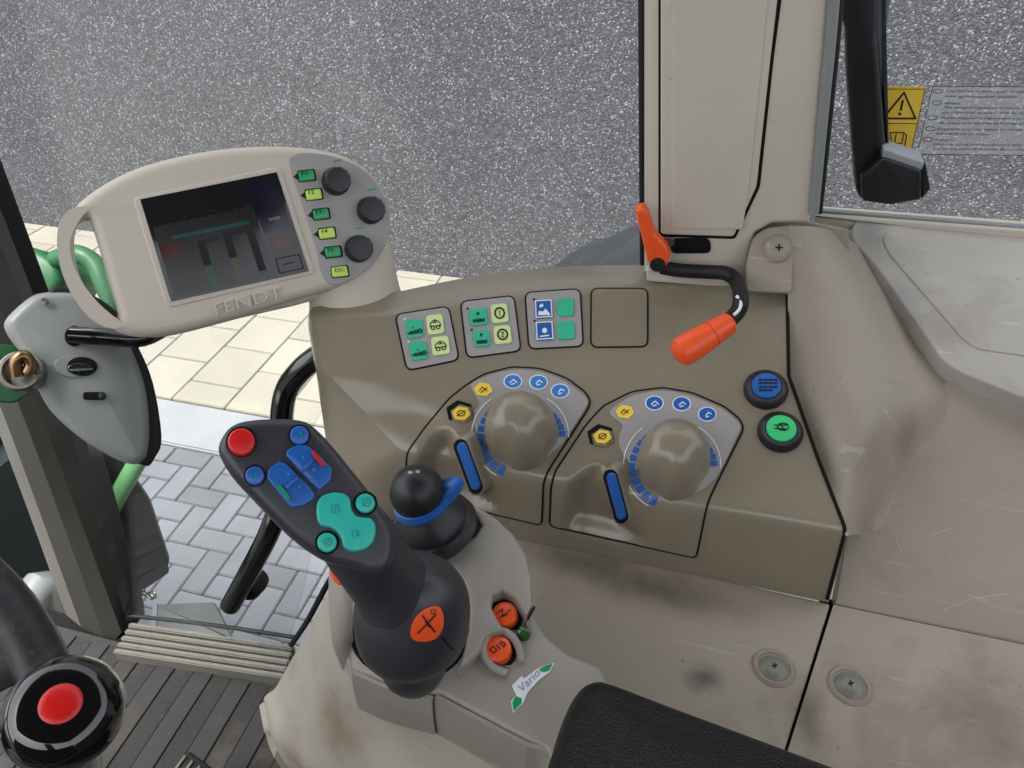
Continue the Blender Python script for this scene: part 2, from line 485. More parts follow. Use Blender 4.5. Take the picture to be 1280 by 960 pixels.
# individual tint for each paving piece
for k, amt in (('paver_concrete', .30), ('slab_concrete', .14)):
    t = MATS[k].node_tree; b = t.nodes['Principled BSDF']; oi = t.nodes.new('ShaderNodeObjectInfo')
    mr = t.nodes.new('ShaderNodeMapRange'); mr.inputs['To Min'].default_value = 1 - amt; mr.inputs['To Max'].default_value = 1
    mx = t.nodes.new('ShaderNodeMix'); mx.data_type = 'RGBA'; mx.blend_type = 'MULTIPLY'; mx.inputs['Factor'].default_value = 1
    src = b.inputs['Base Color'].links[0].from_socket
    t.links.new(oi.outputs['Random'], mr.inputs['Value']); t.links.new(src, mx.inputs[6]); t.links.new(mr.outputs[0], mx.inputs[7]); t.links.new(mx.outputs[2], b.inputs['Base Color'])

def stain_shade(m, c, rad, colr, strength, scale=60):
    """a grubby mark or painted-in shade with its own place on a part: c centre (m), rad half-sizes (m)"""
    t = m.node_tree; n = t.nodes; b = n['Principled BSDF']
    g = n.new('ShaderNodeNewGeometry'); sb = n.new('ShaderNodeVectorMath'); sb.operation = 'SUBTRACT'; sb.inputs[1].default_value = c
    t.links.new(g.outputs['Position'], sb.inputs[0])
    dv = n.new('ShaderNodeVectorMath'); dv.operation = 'DIVIDE'; dv.inputs[1].default_value = rad; t.links.new(sb.outputs[0], dv.inputs[0])
    nz = n.new('ShaderNodeTexNoise'); nz.inputs['Scale'].default_value = scale; nz.inputs['Detail'].default_value = 6; nz.inputs['Roughness'].default_value = .65
    t.links.new(g.outputs['Position'], nz.inputs['Vector'])
    ln = n.new('ShaderNodeVectorMath'); ln.operation = 'LENGTH'; t.links.new(dv.outputs[0], ln.inputs[0])
    ad = n.new('ShaderNodeMath'); ad.operation = 'ADD'; t.links.new(ln.outputs['Value'], ad.inputs[0]); t.links.new(nz.outputs['Fac'], ad.inputs[1])
    mr = n.new('ShaderNodeMapRange'); mr.interpolation_type = 'SMOOTHSTEP'; mr.inputs['From Min'].default_value = 1.5; mr.inputs['From Max'].default_value = .45; mr.inputs['To Max'].default_value = strength
    t.links.new(ad.outputs[0], mr.inputs['Value'])
    mx = n.new('ShaderNodeMix'); mx.data_type = 'RGBA'; mx.inputs[7].default_value = srgb(*colr); src = b.inputs['Base Color'].links[0].from_socket
    t.links.new(mr.outputs[0], mx.inputs['Factor']); t.links.new(src, mx.inputs[6]); t.links.new(mx.outputs[2], b.inputs['Base Color'])
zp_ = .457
stain_shade(m_floorpanel, PZ(880, 848, zp_), (.022, .018, .05), (52, 46, 42), .75)
stain_shade(m_floorpanel, PZ(840, 745, zp_), (.10, .028, .05), (74, 66, 58), .6, 30)  # dirt mixed with the shade under the console, painted in
stain_shade(m_floorpanel, PZ(740, 705, zp_), (.09, .030, .05), (66, 60, 54), .65, 30)  # dirt and shade along the console foot, painted together
stain_shade(m_floorpanel, PZ(1010, 900, zp_), (.02, .04, .05), (70, 58, 44), .6)
stain_shade(m_floorpanel, PZ(1240, 900, zp_), (.05, .06, .05), (92, 78, 60), .5, 40)
stain_shade(m_tan, PY(1150, 545, .555), (.025, .03, .035), (98, 78, 56), .75, 70)
stain_shade(m_tan, PY(1110, 640, .485), (.02, .02, .03), (104, 86, 64), .6, 70)
stain_shade(m_lid, PY(1085, 290, .78), (.03, .04, .05), (98, 96, 94), .6, 80)
stain_shade(m_lid, PY(1130, 375, .69), (.03, .05, .05), (120, 120, 122), .5, 80)
def wall_material():
    m = bpy.data.materials.new('washed_aggregate'); m.use_nodes = True; t = m.node_tree; n = t.nodes; b = n['Principled BSDF']
    tc = n.new('ShaderNodeNewGeometry')
    v = n.new('ShaderNodeTexVoronoi'); v.inputs['Scale'].default_value = 118; v.inputs['Randomness'].default_value = 1
    t.links.new(tc.outputs['Position'], v.inputs['Vector'])
    sep = n.new('ShaderNodeSeparateColor'); t.links.new(v.outputs['Color'], sep.inputs[0])
    cr_ = n.new('ShaderNodeValToRGB'); e = cr_.color_ramp
    e.elements[0].position = 0; e.elements[0].color = srgb(70, 70, 73)
    e.elements[1].position = 1; e.elements[1].color = srgb(158, 159, 164)
    for p, c in ((.35, (80, 80, 84)), (.7, (94, 94, 99)), (.9, (112, 113, 118))):
        q = e.elements.new(p); q.color = srgb(*c)
    t.links.new(sep.outputs[0], cr_.inputs[0])
    edge = n.new('ShaderNodeMapRange'); edge.inputs['From Min'].default_value = .25; edge.inputs['From Max'].default_value = .75
    edge.inputs['To Min'].default_value = 1; edge.inputs['To Max'].default_value = .72
    t.links.new(v.outputs['Distance'], edge.inputs['Value'])
    mx = n.new('ShaderNodeMix'); mx.data_type = 'RGBA'; mx.blend_type = 'MULTIPLY'; mx.inputs['Factor'].default_value = 1
    t.links.new(cr_.outputs[0], mx.inputs[6]); t.links.new(edge.outputs[0], mx.inputs[7])
    nz = n.new('ShaderNodeTexNoise'); nz.inputs['Scale'].default_value = 1.3; nz.inputs['Detail'].default_value = 4
    t.links.new(tc.outputs['Position'], nz.inputs['Vector'])
    mr = n.new('ShaderNodeMapRange'); mr.inputs['From Min'].default_value = .3; mr.inputs['From Max'].default_value = .7; mr.inputs['To Min'].default_value = .9; mr.inputs['To Max'].default_value = 1.06
    t.links.new(nz.outputs['Fac'], mr.inputs['Value'])
    m2 = n.new('ShaderNodeMix'); m2.data_type = 'RGBA'; m2.blend_type = 'MULTIPLY'; m2.inputs['Factor'].default_value = 1
    t.links.new(mx.outputs[2], m2.inputs[6]); t.links.new(mr.outputs[0], m2.inputs[7]); t.links.new(m2.outputs[2], b.inputs['Base Color'])
    bp = n.new('ShaderNodeBump'); bp.inputs['Strength'].default_value = .7; bp.inputs['Distance'].default_value = .004; bp.invert = True
    t.links.new(v.outputs['Distance'], bp.inputs['Height']); t.links.new(bp.outputs[0], b.inputs['Normal'])
    b.inputs['Roughness'].default_value = .8
    return m
m_wall = wall_material()
def glass_material(name, tint, dirty):
    m = bpy.data.materials.new(name); m.use_nodes = True; t = m.node_tree; n = t.nodes; n.clear()
    out = n.new('ShaderNodeOutputMaterial'); tr = n.new('ShaderNodeBsdfTransparent'); gl = n.new('ShaderNodeBsdfGlossy'); gl.inputs['Roughness'].default_value = .01
    tr.inputs[0].default_value = tint
    lw = n.new('ShaderNodeLayerWeight'); lw.inputs[0].default_value = .5          # Schlick reflectance, same from both sides of the pane
    pw = n.new('ShaderNodeMath'); pw.operation = 'POWER'; pw.inputs[1].default_value = 5; t.links.new(lw.outputs['Facing'], pw.inputs[0])
    fr = n.new('ShaderNodeMath'); fr.operation = 'MULTIPLY_ADD'; fr.inputs[1].default_value = .96; fr.inputs[2].default_value = .04; t.links.new(pw.outputs[0], fr.inputs[0])
    mx = n.new('ShaderNodeMixShader'); t.links.new(fr.outputs[0], mx.inputs[0]); t.links.new(tr.outputs[0], mx.inputs[1]); t.links.new(gl.outputs[0], mx.inputs[2])
    df = n.new('ShaderNodeBsdfDiffuse'); df.inputs[0].default_value = (.75, .76, .78, 1)
    g = n.new('ShaderNodeNewGeometry'); mp = n.new('ShaderNodeMapping'); mp.inputs['Scale'].default_value = (9, 2, 2.2); mp.inputs['Rotation'].default_value = (0, .35, 0)
    t.links.new(g.outputs['Position'], mp.inputs[0])
    nz = n.new('ShaderNodeTexNoise'); nz.inputs['Scale'].default_value = 2; nz.inputs['Detail'].default_value = 7; t.links.new(mp.outputs[0], nz.inputs['Vector'])
    mr = n.new('ShaderNodeMapRange'); mr.inputs['From Min'].default_value = .5; mr.inputs['From Max'].default_value = .85; mr.inputs['To Min'].default_value = dirty * .25; mr.inputs['To Max'].default_value = dirty
    t.links.new(nz.outputs['Fac'], mr.inputs['Value'])
    m2 = n.new('ShaderNodeMixShader'); t.links.new(mr.outputs[0], m2.inputs[0]); t.links.new(mx.outputs[0], m2.inputs[1]); t.links.new(df.outputs[0], m2.inputs[2])
    t.links.new(m2.outputs[0], out.inputs[0]); return m
m_glass = glass_material('door_glass', (.95, .965, .96, 1), .028)
m_film = glass_material('clear_film', (.97, .97, .98, 1), .9)

# ================================================================== THE SETTING
GZ = -1.34
def gbox(name, x0, x1, y0, y1, z0, z1, m, parent=None, bev=0):
    return boxo(name, ((x0 + x1) / 2, (y0 + y1) / 2, (z0 + z1) / 2), x1 - x0, y1 - y0, z1 - z0, m, parent, bev)
ground = gbox('ground', -40, 40, -40, 40, GZ - .3, GZ - .012, m_joint); prop(ground, kind='structure')
# herringbone block paving along the kerb, each block a piece
proto = {}
def piece(name, x0, x1, y0, y1, zt, th, m, parent, bev):
    k = (name, round(x1 - x0, 4), round(y1 - y0, 4))
    if k not in proto:
        o = gbox(name, x0, x1, y0, y1, zt - th, zt, m, parent, bev); proto[k] = o; return o
    s = proto[k]; o = s.copy(); col.objects.link(o); o.parent = parent
    o.location = Vector(((x0 + x1) / 2, (y0 + y1) / 2, zt - th / 2)) - WLOC[parent]; return o
pav = thing('block_paving', None, None, (-2, 1.5, GZ)); prop(pav, kind='structure')
A0 = PZ(160 + 275 / 3.692, 540 + 520 / 3.692, GZ); ax, ay = A0.x, A0.y     # measured joint corner
B = .1; G = .004
n_pav = 0
for j in range(-26, 12):
    for k in range(-40, 30):
        # herringbone: pair of blocks per lattice cell
        for t_ in (0, 1):
            # lattice generated by (1,1) and (2,-2) units of B
            X = (j + 2 * k) * B; Yy = (j - 2 * k) * B
            if t_ == 0: x0, x1, y0, y1 = X, X + 2 * B, Yy, Yy + B            # lying
            else: x0, x1, y0, y1 = X, X + B, Yy + B, Yy + 3 * B              # standing
            x0 += ax; x1 += ax; y0 += ay; y1 += ay
            y1 = min(y1, 2.068)
            if y1 - y0 < .02 or y0 < .55 or x0 < -3.0 or x1 > -.55: continue
            piece('paver', x0 + G / 2, x1 - G / 2, y0 + G / 2, y1 - G / 2, GZ + random.uniform(-.0015, .0015), .05, m_paver, pav, .004); n_pav += 1
print('pavers', n_pav)
k_ = thing('kerb', None, None, (-2, 2.2, GZ)); prop(k_, kind='structure')
for i in range(-9, 6):
    piece('kerb_stone', -2.55 + i * 1.0 + .003, -1.55 + i * 1.0 - .003, 2.072, 2.36, GZ + .012, .06, m_kerb, k_, .008)
sw = thing('pavement', None, None, (-2, 3, GZ)); prop(sw, kind='structure')
gbox('bedding', -12, 8, 2.366, 3.92, GZ - .011, GZ - .004, m_joint, sw)
for i in range(-8, 8):
    x0 = -2.455 + .304 * i
    yy = 2.366 - (.16 if i % 2 == 0 else 0) - .0
    while yy < 3.9:
        a, b = max(yy, 2.366), min(yy + .322, 3.9)
        if b - a > .05: piece('paving_slab', x0 + .0025, x0 + .3015, a + .0025, b - .0025, GZ + .012 + random.uniform(-.001, .001), .05, m_slab, sw, .004)
        yy += .322
prop(gbox('building_wall', -14, 14, 3.9, 4.2, GZ - .1, 3.2, m_wall), 'grey washed-gravel wall beyond the pale pavement', 'wall')

# cab floor; unseen roof and rear-left shell added to shade the inside
cabf = gbox('cab_floor', -1.35, .9, -.75, .5, -.06, -.006, m_dark); prop(cabf, kind='structure')
prop(gbox('cab_roof', -.95, 1.0, -.85, .72, 1.72, 1.84, m_roof, None, .02), kind='structure')
prop(gbox('cab_left_shade_wall', -1.0, 1.0, -.93, -.86, -.06, 1.08, m_roof, None, .01), kind='structure')
prop(gbox('cab_left_shade_post', .1, .3, -.925, -.865, 1.08, 1.72, m_roof, None, .01), kind='structure')
prop(gbox('cab_rear_shade_wall', 1.0, 1.06, -.85, .62, -.06, .95, m_roof, None, .01), kind='structure')

# ================================================================== SIDE CONSOLE
cons = thing('side_console', 'glossy olive-tan control console with two round valve dials beside the pillar', 'console', PZ(800, 690, .458))
ctrl_px = [
    [(390, 384), (391, 397), (411, 469), (458, 517), (507, 570), (512, 652)],
    [(450, 375), (470, 392), (478, 471), (525, 520), (560, 580), (560, 657)],
    [(505, 363), (530, 379), (552, 468), (585, 527), (610, 589), (612, 667)],
    [(591, 346), (600, 367), (625, 455), (650, 522), (665, 597), (660, 677)],
    [(695, 334), (695, 358), (700, 446), (715, 520), (722, 604), (722, 689)],
    [(802, 331), (800, 354), (790, 444), (800, 530), (830, 627), (825, 710)],
    [(900, 332), (895, 357), (890, 453), (910, 550), (945, 645), (930, 731)],
    [(986, 345), (984, 367), (986, 470), (1022, 572), (1059, 665), (1036, 753)]]
zr = [.632, .630, .592, .566, .540, .458]
net = []
for r in range(6):
    row = []
    for c in range(8):
        x, y = ctrl_px[c][r]
        z = zr[r] + (.012 * max(0, c - 4) / 3 if r < 3 else 0)
        row.append(PZ(x, y, z))
    net.append(row)
rows = [cr(r, 26, False) for r in net]
cols_ = []
for c in zip(*rows):
    P = []
    seg = [8, 26, 22, 22, 22]
    for i in range(5): P += [c[i].lerp(c[i + 1], k / seg[i]) for k in range(seg[i])]
    P.append(c[5])
    for _ in range(9): P = [P[0]] + [(P[i - 1] + P[i] * 2 + P[i + 1]) / 4 for i in range(1, len(P) - 1)] + [P[-1]]
    cols_.append(P)
def to_px(p):
    d = p - CAM; z = d.dot(FW); return Vector((640 + FPX * d.dot(RI) / z, 480 - FPX * d.dot(UP) / z))
def inside_dist(poly, p):
    """signed distance to polygon in picture points, positive inside"""
    best = 1e9; ins = False; n = len(poly)
    for i in range(n):
        a, b = Vector(poly[i - 1]), Vector(poly[i]); ab = b - a
        t = max(0, min(1, (p - a).dot(ab) / max(ab.length_squared, 1e-9))); best = min(best, (p - a - ab * t).length)
        if (a.y > p.y) != (b.y > p.y) and p.x < (b.x - a.x) * (p.y - a.y) / (b.y - a.y) + a.x: ins = not ins
    return best if ins else -best
scoop1 = cr([(530, 556), (548, 541), (562, 541), (571, 556), (580, 585), (596, 614), (622, 634), (596, 640), (560, 632), (528, 624), (521, 590)], 4)
scoop2 = cr([(716, 600), (733, 583), (750, 582), (758, 597), (764, 622), (777, 652), (805, 675), (775, 676), (740, 668), (708, 660), (706, 630)], 4)
nr_ = len(cols_[0]); V = [p for c in cols_ for p in c]
F = [(i * nr_ + j, (i + 1) * nr_ + j, (i + 1) * nr_ + j + 1, i * nr_ + j + 1) for i in range(len(cols_) - 1) for j in range(nr_ - 1)]
nor = [Vector() for _ in V]
for f in F:
    k = (V[f[1]] - V[f[0]]).cross(V[f[2]] - V[f[0]])
    if k.dot(CAM - V[f[0]]) < 0: k = -k
    for i in f: nor[i] += k
def sstep(t): t = max(0, min(1, t)); return t * t * (3 - 2 * t)
for i, v in enumerate(V):
    q = to_px(v)
    if 500 < q.x < 820 and 530 < q.y < 690:
        d = 0
        for sc_ in (scoop1, scoop2):
            s = inside_dist(sc_, q)
            if s > -5: d = max(d, sstep((s + 5) / 22))
        if d > 0: V[i] = v - nor[i].normalized() * .015 * d
body = mob('body', V, F, m_console, cons)
for p in body.data.polygons: p.use_smooth = True
# end facet towards the door, left of the diagonal ridge
left = [(387, 386), (388, 400), (396, 470), (406, 540), (418, 610), (440, 690)]
zl = [.625, .606, .562, .52, .48, .43]
rB = cr([PZ(x, y, z) for (x, y), z in zip(left, zl)], 20, False)
rA = cols_[0]
V, F = [], []; nq = 7
for i, a in enumerate(rA):
    b = rB[round(i / (len(rA) - 1) * (len(rB) - 1))]
    for k in range(nq):
        t = k / (nq - 1); V.append(a.lerp(b, t) + Vector((-.004, -.004, .002)) * math.sin(math.pi * t) * min(1, i / 20))
F = [(i * nq + k, i * nq + k + 1, (i + 1) * nq + k + 1, (i + 1) * nq + k) for i in range(len(rA) - 1) for k in range(nq - 1)]
mob('end_cheek', V, F, m_console, cons)
# back skirt down behind the ledge so that the console is closed towards the window
bk = [net[0][c] for c in range(8)]
gridsurf('back_skirt', [bk, [p + Vector((0, .012, -.03)) for p in bk], [p + Vector((0, .014, -.2)) for p in bk]], m_console, cons, 8, 4)
BV = bvh_of(body)
# corner crease and dark gap to the fender trim
drape_line('gap_line', [(984, 370), (986, 470), (1022, 572), (1057, 662), (1034, 748)], BV, .0016, m_dark, cons, h=.0004)

# --- switch panels -------------------------------------------------------------
def glyph(kind, qm):
    m = lambda u, v: tuple(qm(u, v))
    ln = []
    circ = lambda cx, cy, r, n=14: [m(cx + r * math.cos(2 * math.pi * k / n), cy + r * math.sin(2 * math.pi * k / n)) for k in range(n + 1)]
    if kind == 'axle': ln = [circ(.3, .72, .08), circ(.56, .7, .10), circ(.82, .68, .12), [m(.12, .74), m(.95, .66)], [m(.1, .7), m(.1, .78)], [m(.42, .5), m(.42, .42)]]
    if kind == 'rotate': ln = [arc_m(m, .5, .55, .3, -200, 20), [m(.18, .6), m(.84, .6)], circ(.34, .68, .1), circ(.66, .68, .1), [m(.4, .42), m(.6, .42)], [m(.5, .25), m(.5, .42)]]
    if kind == 'plough': ln = [[m(.2, .62), m(.2, .84)], [m(.8, .62), m(.8, .84)], [m(.5, .58), m(.5, .86)], [m(.2, .72), m(.8, .72)], circ(.36, .74, .08), circ(.64, .74, .08), [m(.5, .24), m(.5, .42)], [m(.42, .33), m(.5, .24), m(.58, .33)]]
    if kind == 'ring1': ln = [circ(.5, .5, .3, 20), circ(.5, .5, .26, 20), [m(.5, .36), m(.5, .64)]]
    if kind == 'ring2': ln = [circ(.5, .5, .3, 20), circ(.5, .5, .26, 20), [m(.42, .4), m(.57, .4), m(.43, .62), m(.58, .62)]]
    return ln
def arc_m(m, cx, cy, r, a0, a1, n=12): return [m(cx + r * math.cos(R(a0 + (a1 - a0) * k / n)), cy + r * .8 * math.sin(R(a0 + (a1 - a0) * k / n))) for k in range(n + 1)]
s_ = 1 / 3.556
def c3(x, y): return (470 + x * s_, 320 + y * s_)
panels = [([(85, 262), (322, 224), (369, 462), (138, 510)],
           [((130, 290), (203, 283), (211, 362), (138, 371), m_green, 'axle'), ((221, 270), (293, 262), (304, 345), (231, 355), m_lime, 'rotate'),
            ((149, 389), (222, 381), (231, 459), (158, 467), m_green, 'axle'), ((243, 367), (319, 358), (330, 436), (253, 448), m_lime, 'rotate')]),
          ([(375, 204), (612, 177), (644, 422), (404, 454)],
           [((410, 244), (488, 233), (498, 306), (418, 316), m_green, 'plough'), ((508, 222), (580, 215), (590, 295), (516, 304), m_lime, 'ring1'),
            ((428, 337), (500, 330), (508, 402), (436, 410), m_green, 'plough'), ((520, 318), (594, 311), (604, 389), (529, 398), m_lime, 'ring2')]),
          ([(662, 164), (907, 147), (921, 402), (680, 414)],
           [((705, 202), (780, 198), (785, 277), (708, 281), m_blue, 'sq'), ((803, 194), (876, 190), (880, 268), (807, 272), m_green, ''),
            ((708, 298), (784, 294), (789, 374), (712, 379), m_blue, 'sq2'), ((804, 296), (880, 291), (885, 370), (808, 376), m_green, '')]),
          ([(957, 145), (1207, 146), (1207, 404), (955, 406)], [])]
for out, keys in panels:
    o = rpoly([c3(*p) for p in out], 9, 5)
    pn = drape('switch_panel' if keys else 'blank_panel', o, BV, m_grey if keys else m_console, cons, .0008, .003, 9)
    drape_line('panel_seam', o, BV, .0009, m_dark, pn, True, .0004)
    for a, b, c, d, mm, gk in keys:
        q = [c3(*p) for p in (a, b, c, d)]
        k = drape('key', rpoly(q, 4, 3), BV, mm, pn, .0022, .002, 8)
        qm = quadmap(q)
        if gk.startswith('sq'):
            cc = [tuple(qm(u, v)) for u, v in ((.04, .04), (.96, .04), (.96, .96), (.04, .96), (.04, .04))]
            print_polys('border_print', strokes([cc], 1.3), m_white, pn, bv=BV, h=.0026)
            if gk == 'sq': pp = [[qm(u, v) for u, v in ((.15, .85), (.2, .62), (.45, .66), (.6, .5), (.85, .8), (.85, .88))], [qm(u, v) for u, v in ((.25, .3), (.45, .2), (.5, .36), (.3, .45))]]
            else: pp = [[qm(.5 + .15 * math.cos(t), .5 + .15 * math.sin(t)) for t in (k2 * .5236 for k2 in range(12))], [qm(u, v) for u, v in ((.2, .78), (.75, .75), (.75, .82), (.2, .85))]]
            print_polys('symbol_print', pp, m_white, pn, bv=BV, h=.0027)
        elif gk:
            print_polys('symbol_print', strokes(glyph(gk, qm), 1.15), m_ink, pn, bv=BV, h=.0027)
        if gk and mm is not m_lime:
            print_polys('indicator', [[(Vector(q[0]) + Vector(e) + Vector((-1, -1))) for e in ell(0, 0, 1.6, n=8)]], m_scrr if gk != 'axle' else m_lime, pn, bv=BV, h=.0027)

# --- valve modules -------------------------------------------------------------
mods = [dict(out=[(511, 623), (508, 592), (509, 566), (531, 535), (561, 499), (582, 482), (605, 468), (640, 459), (675, 461), (708, 473), (732, 491), (738, 502), (735, 511), (684, 590), (679, 604), (677, 656), (600, 638)],
             plate=[(588, 482), (605, 472), (640, 463), (675, 465), (706, 477), (730, 495), (734, 503), (731, 511), (707, 549), (690, 566), (664, 582), (634, 575), (606, 553), (593, 533), (594, 514), (599, 503)],
             knob=(652, 546), kr=(46, 42), tip=(661, 589), dots=[(641, 477), (673, 478), (700, 489)], yel=(604, 487), hexp=(576, 517), lever=[(576, 559), (594, 608)], dotm='bluel'),
        dict(out=[(687, 657), (689, 608), (694, 590), (733, 531), (754, 508), (790, 490), (828, 485), (864, 491), (906, 509), (925, 525), (929, 535), (926, 543), (886, 624), (882, 638), (870, 697)],
             plate=[(765, 511), (792, 495), (828, 489), (863, 495), (903, 512), (922, 528), (925, 535), (922, 543), (903, 583), (886, 606), (856, 621), (826, 612), (795, 587), (776, 562), (774, 545), (778, 532), (764, 520)],
             knob=(842, 583), kr=(46, 43), tip=(852, 625), dots=[(818, 504), (852, 505), (884, 518)], yel=(781, 515), hexp=(752, 547), lever=[(763, 597), (776, 645)], dotm='blue')]
def hexa(cx, cy, rx, ry, rot=10): return [(cx + rx * math.cos(R(rot + 60 * k)), cy + ry * math.sin(R(rot + 60 * k))) for k in range(6)]
for md in mods:
    o = rpoly(md['out'], 7, 4)
    mo = drape('valve_module', o, BV, m_console, cons, .0009, .003, 4.0)
    drape_line('module_seam', o, BV, .0011, m_dark, mo, True, .0003, step=4)
    MB_ = bvh_of(body, mo)
    pl_ = drape('dial_plate', cr(md['plate'], 3), MB_, m_grey, mo, .0009, .002, 9)
    DB = bvh_of(body, mo, pl_)
    for i, (x, y) in enumerate(md['dots']):
        drape('print_ring', ell(x, y, 11.8, 9.3), DB, m_white, mo, .0005, .001, 99)
        drape('print_disc', ell(x, y, 10.3, 8), DB, m_bluel if md['dotm'] == 'bluel' else m_blue, mo, .0009, .001, 99)
        gl = [[(x - 4 + i, y + 2), (x + 1, y - 2)], [(x + 1, y - 2), (x + 5, y + 2 - i)], [(x - 2, y + 4), (x + 2, y + 3)]]
        print_polys('symbol_print', strokes(gl, 1.3), m_white, mo, bv=DB, h=.0012)
    x, y = md['yel']
    drape('print_hexagon', hexa(x, y, 12, 9), DB, m_yel, mo, .0006, .001, 99)
    print_polys('symbol_print', strokes([[(x - 5, y + 2), (x - 1, y - 3), (x + 4, y + 2)], [(x - 3, y + 4), (x + 5, y - 2)]], 1.1), m_ink, mo, bv=DB, h=.001)
    x, y = md['hexp']
    drape('hexagon_recess', hexa(x - 1, y - 2, 18, 15, 20), DB, m_dark, mo, .0006, .001, 99)
    drape('hexagon_recess_floor', hexa(x + 1.5, y + 1, 15, 12.5, 20), DB, m_console, mo, .0010, .001, 99)
    hx = drape('hexagon_button', hexa(x + 1, y + 1, 11.5, 9), DB, m_yel, mo, .004, .004, 99)
    print_polys('symbol_print', strokes([ell(x + 1, y + 1, 4.5, 3.4, 10) + [(x + 5.5, y + 1)], [(x - 4, y + 4), (x + 6, y - 2)]], 1.1), m_scrr if md['dotm'] == 'blue' else m_ink, mo, bv=DB, h=.0046)
    # dial: tear-drop dome on the deck
    kx, ky = md['knob']; rx, ry = md['kr']; tx, ty = md['tip']
    hit = cast(DB, kx, ky); nrm = (hit[1] * .6 + Vector((0, -.45, .9)).normalized() * .4).normalized()
    pk = Plane(hit[0], nrm)
    base = []
    ca = math.atan2(ty - ky, tx - kx)
    for k in range(60):
        t = 2 * math.pi * k / 60; dd = abs((t - ca + math.pi) % (2 * math.pi) - math.pi)
        f = 1 - .13 * math.exp(-((dd - .80) / .36) ** 2) - .03 * math.exp(-(dd / .25) ** 2)
        base.append((kx + rx * f * math.cos(t), ky + ry * f * math.sin(t)))
    c0 = pk.hit(kx, ky); P = [pk.hit(*b) for b in base]
    ta = (pk.hit(tx, ty) - c0).normalized(); tb2 = nrm.cross(ta)
    rings = []
    for s, hgt in ((1.0, -.004), (1.0, .002), (.985, .010), (.95, .019), (.88, .028), (.78, .0345), (.64, .0392), (.48, .0422), (.3, .044), (.12, .0447)):
        rg = []
        for p in P:
            q = p - c0; a_, b_ = q.dot(ta), q.dot(tb2)
            sa2 = s ** (.62 if a_ > 0 else 1.0)
            drop = 0 if a_ <= 0 else .30 * hgt * (a_ * sa2 / .034) ** 1.6     # crest falls towards the tip
            rg.append(c0 + ta * (a_ * sa2 - .10 * hgt) + tb2 * b_ * s + nrm * (hgt - drop))
        rings.append(rg)
    loft('dial_knob', rings, m_console, mo, (False, True))
    # scale marks round the dial
    for k in range(10):
        a = 118 + k * 12; ww = .45 + .55 * (9 - k) / 9
        q = []
        for rr, aa in ((1.04, a - 4.4), (1.04 + .26 * ww, a - 4.4), (1.04 + .26 * ww, a + 4.4), (1.04, a + 4.4)):
            q.append((kx + rr * rx * math.cos(R(aa)), ky - 2 + rr * ry * math.sin(R(aa))))
        print_polys('scale_mark', [q], m_blue, mo, bv=DB, h=.0008)
    for k in range(6):
        a = -52 + k * 10; ww = .2 + .55 * k / 5
        q = []
        for rr, aa in ((1.02, a - 4), (1.02 + .24 * ww, a - 4), (1.02 + .24 * ww, a + 4), (1.02, a + 4)):
            q.append((kx + rr * rx * math.cos(R(aa)), ky - 2 + rr * ry * math.sin(R(aa))))
        print_polys('scale_mark', [q], m_blue, mo, bv=DB, h=.0008)
    for a0, a1, rr in ((120, 232, 1.36), (-58, 4, 1.28)):
        L = [(kx + rr * rx * math.cos(R(a)), ky - 2 + rr * ry * math.sin(R(a))) for a in [a0 + (a1 - a0) * i / 14 for i in range(15)]]
        print_polys('scale_line', strokes([L], 1.1), m_white, mo, bv=DB, h=.0008)
    # blue lever in its slot beside the finger scoop
    (lx0, ly0), (lx1, ly1) = md['lever']
    dv = Vector((lx1 - lx0, ly1 - ly0)).normalized(); nv = Vector((-dv.y, dv.x))
    def cap(r, ext=0):
        a = math.atan2(dv.y, dv.x); A_, B_ = Vector((lx0, ly0)) - dv * ext, Vector((lx1, ly1)) + dv * ext
        return [tuple(B_ + r * Vector((math.cos(a + t), math.sin(a + t)))) for t in [-1.57 + 3.14 * k / 8 for k in range(9)]] + [tuple(A_ + r * Vector((math.cos(a + t), math.sin(a + t)))) for t in [1.57 + 3.14 * k / 8 for k in range(9)]]
    h0 = cast(MB_, lx0 + 7, ly0 + 6); h1 = cast(MB_, lx1 + 9, ly1 + 3)
    pa, pb = h0[0], h1[0]; side = (pb - pa).normalized(); nn = (Vector((-.55, -.72, .42))); nn = (nn - side * nn.dot(side)).normalized()
    lpl = Plane(pa, nn)
    up_ = max((cast(MB_, lx0 + (lx1 - lx0) * t + e, ly0 + (ly1 - ly0) * t)[0] - pa).dot(nn) for t in (0, .2, .4, .6, .8, 1) for e in (-6, 0, 6, 10))
    lpl = Plane(pa + nn * (up_ + .0005), nn)
    slab('lever_bezel', cap(10.5, 2), lpl, .012, m_console, mo, .0015, h=.0005)
    slab('lever_slot', cap(9, 1), lpl, .004, m_dark, mo, .0003, h=.0009)
    pillow('valve_lever', cap(6.2, -1), lpl, .003, m_blue, mo, .0014, .0008, h=.0024)

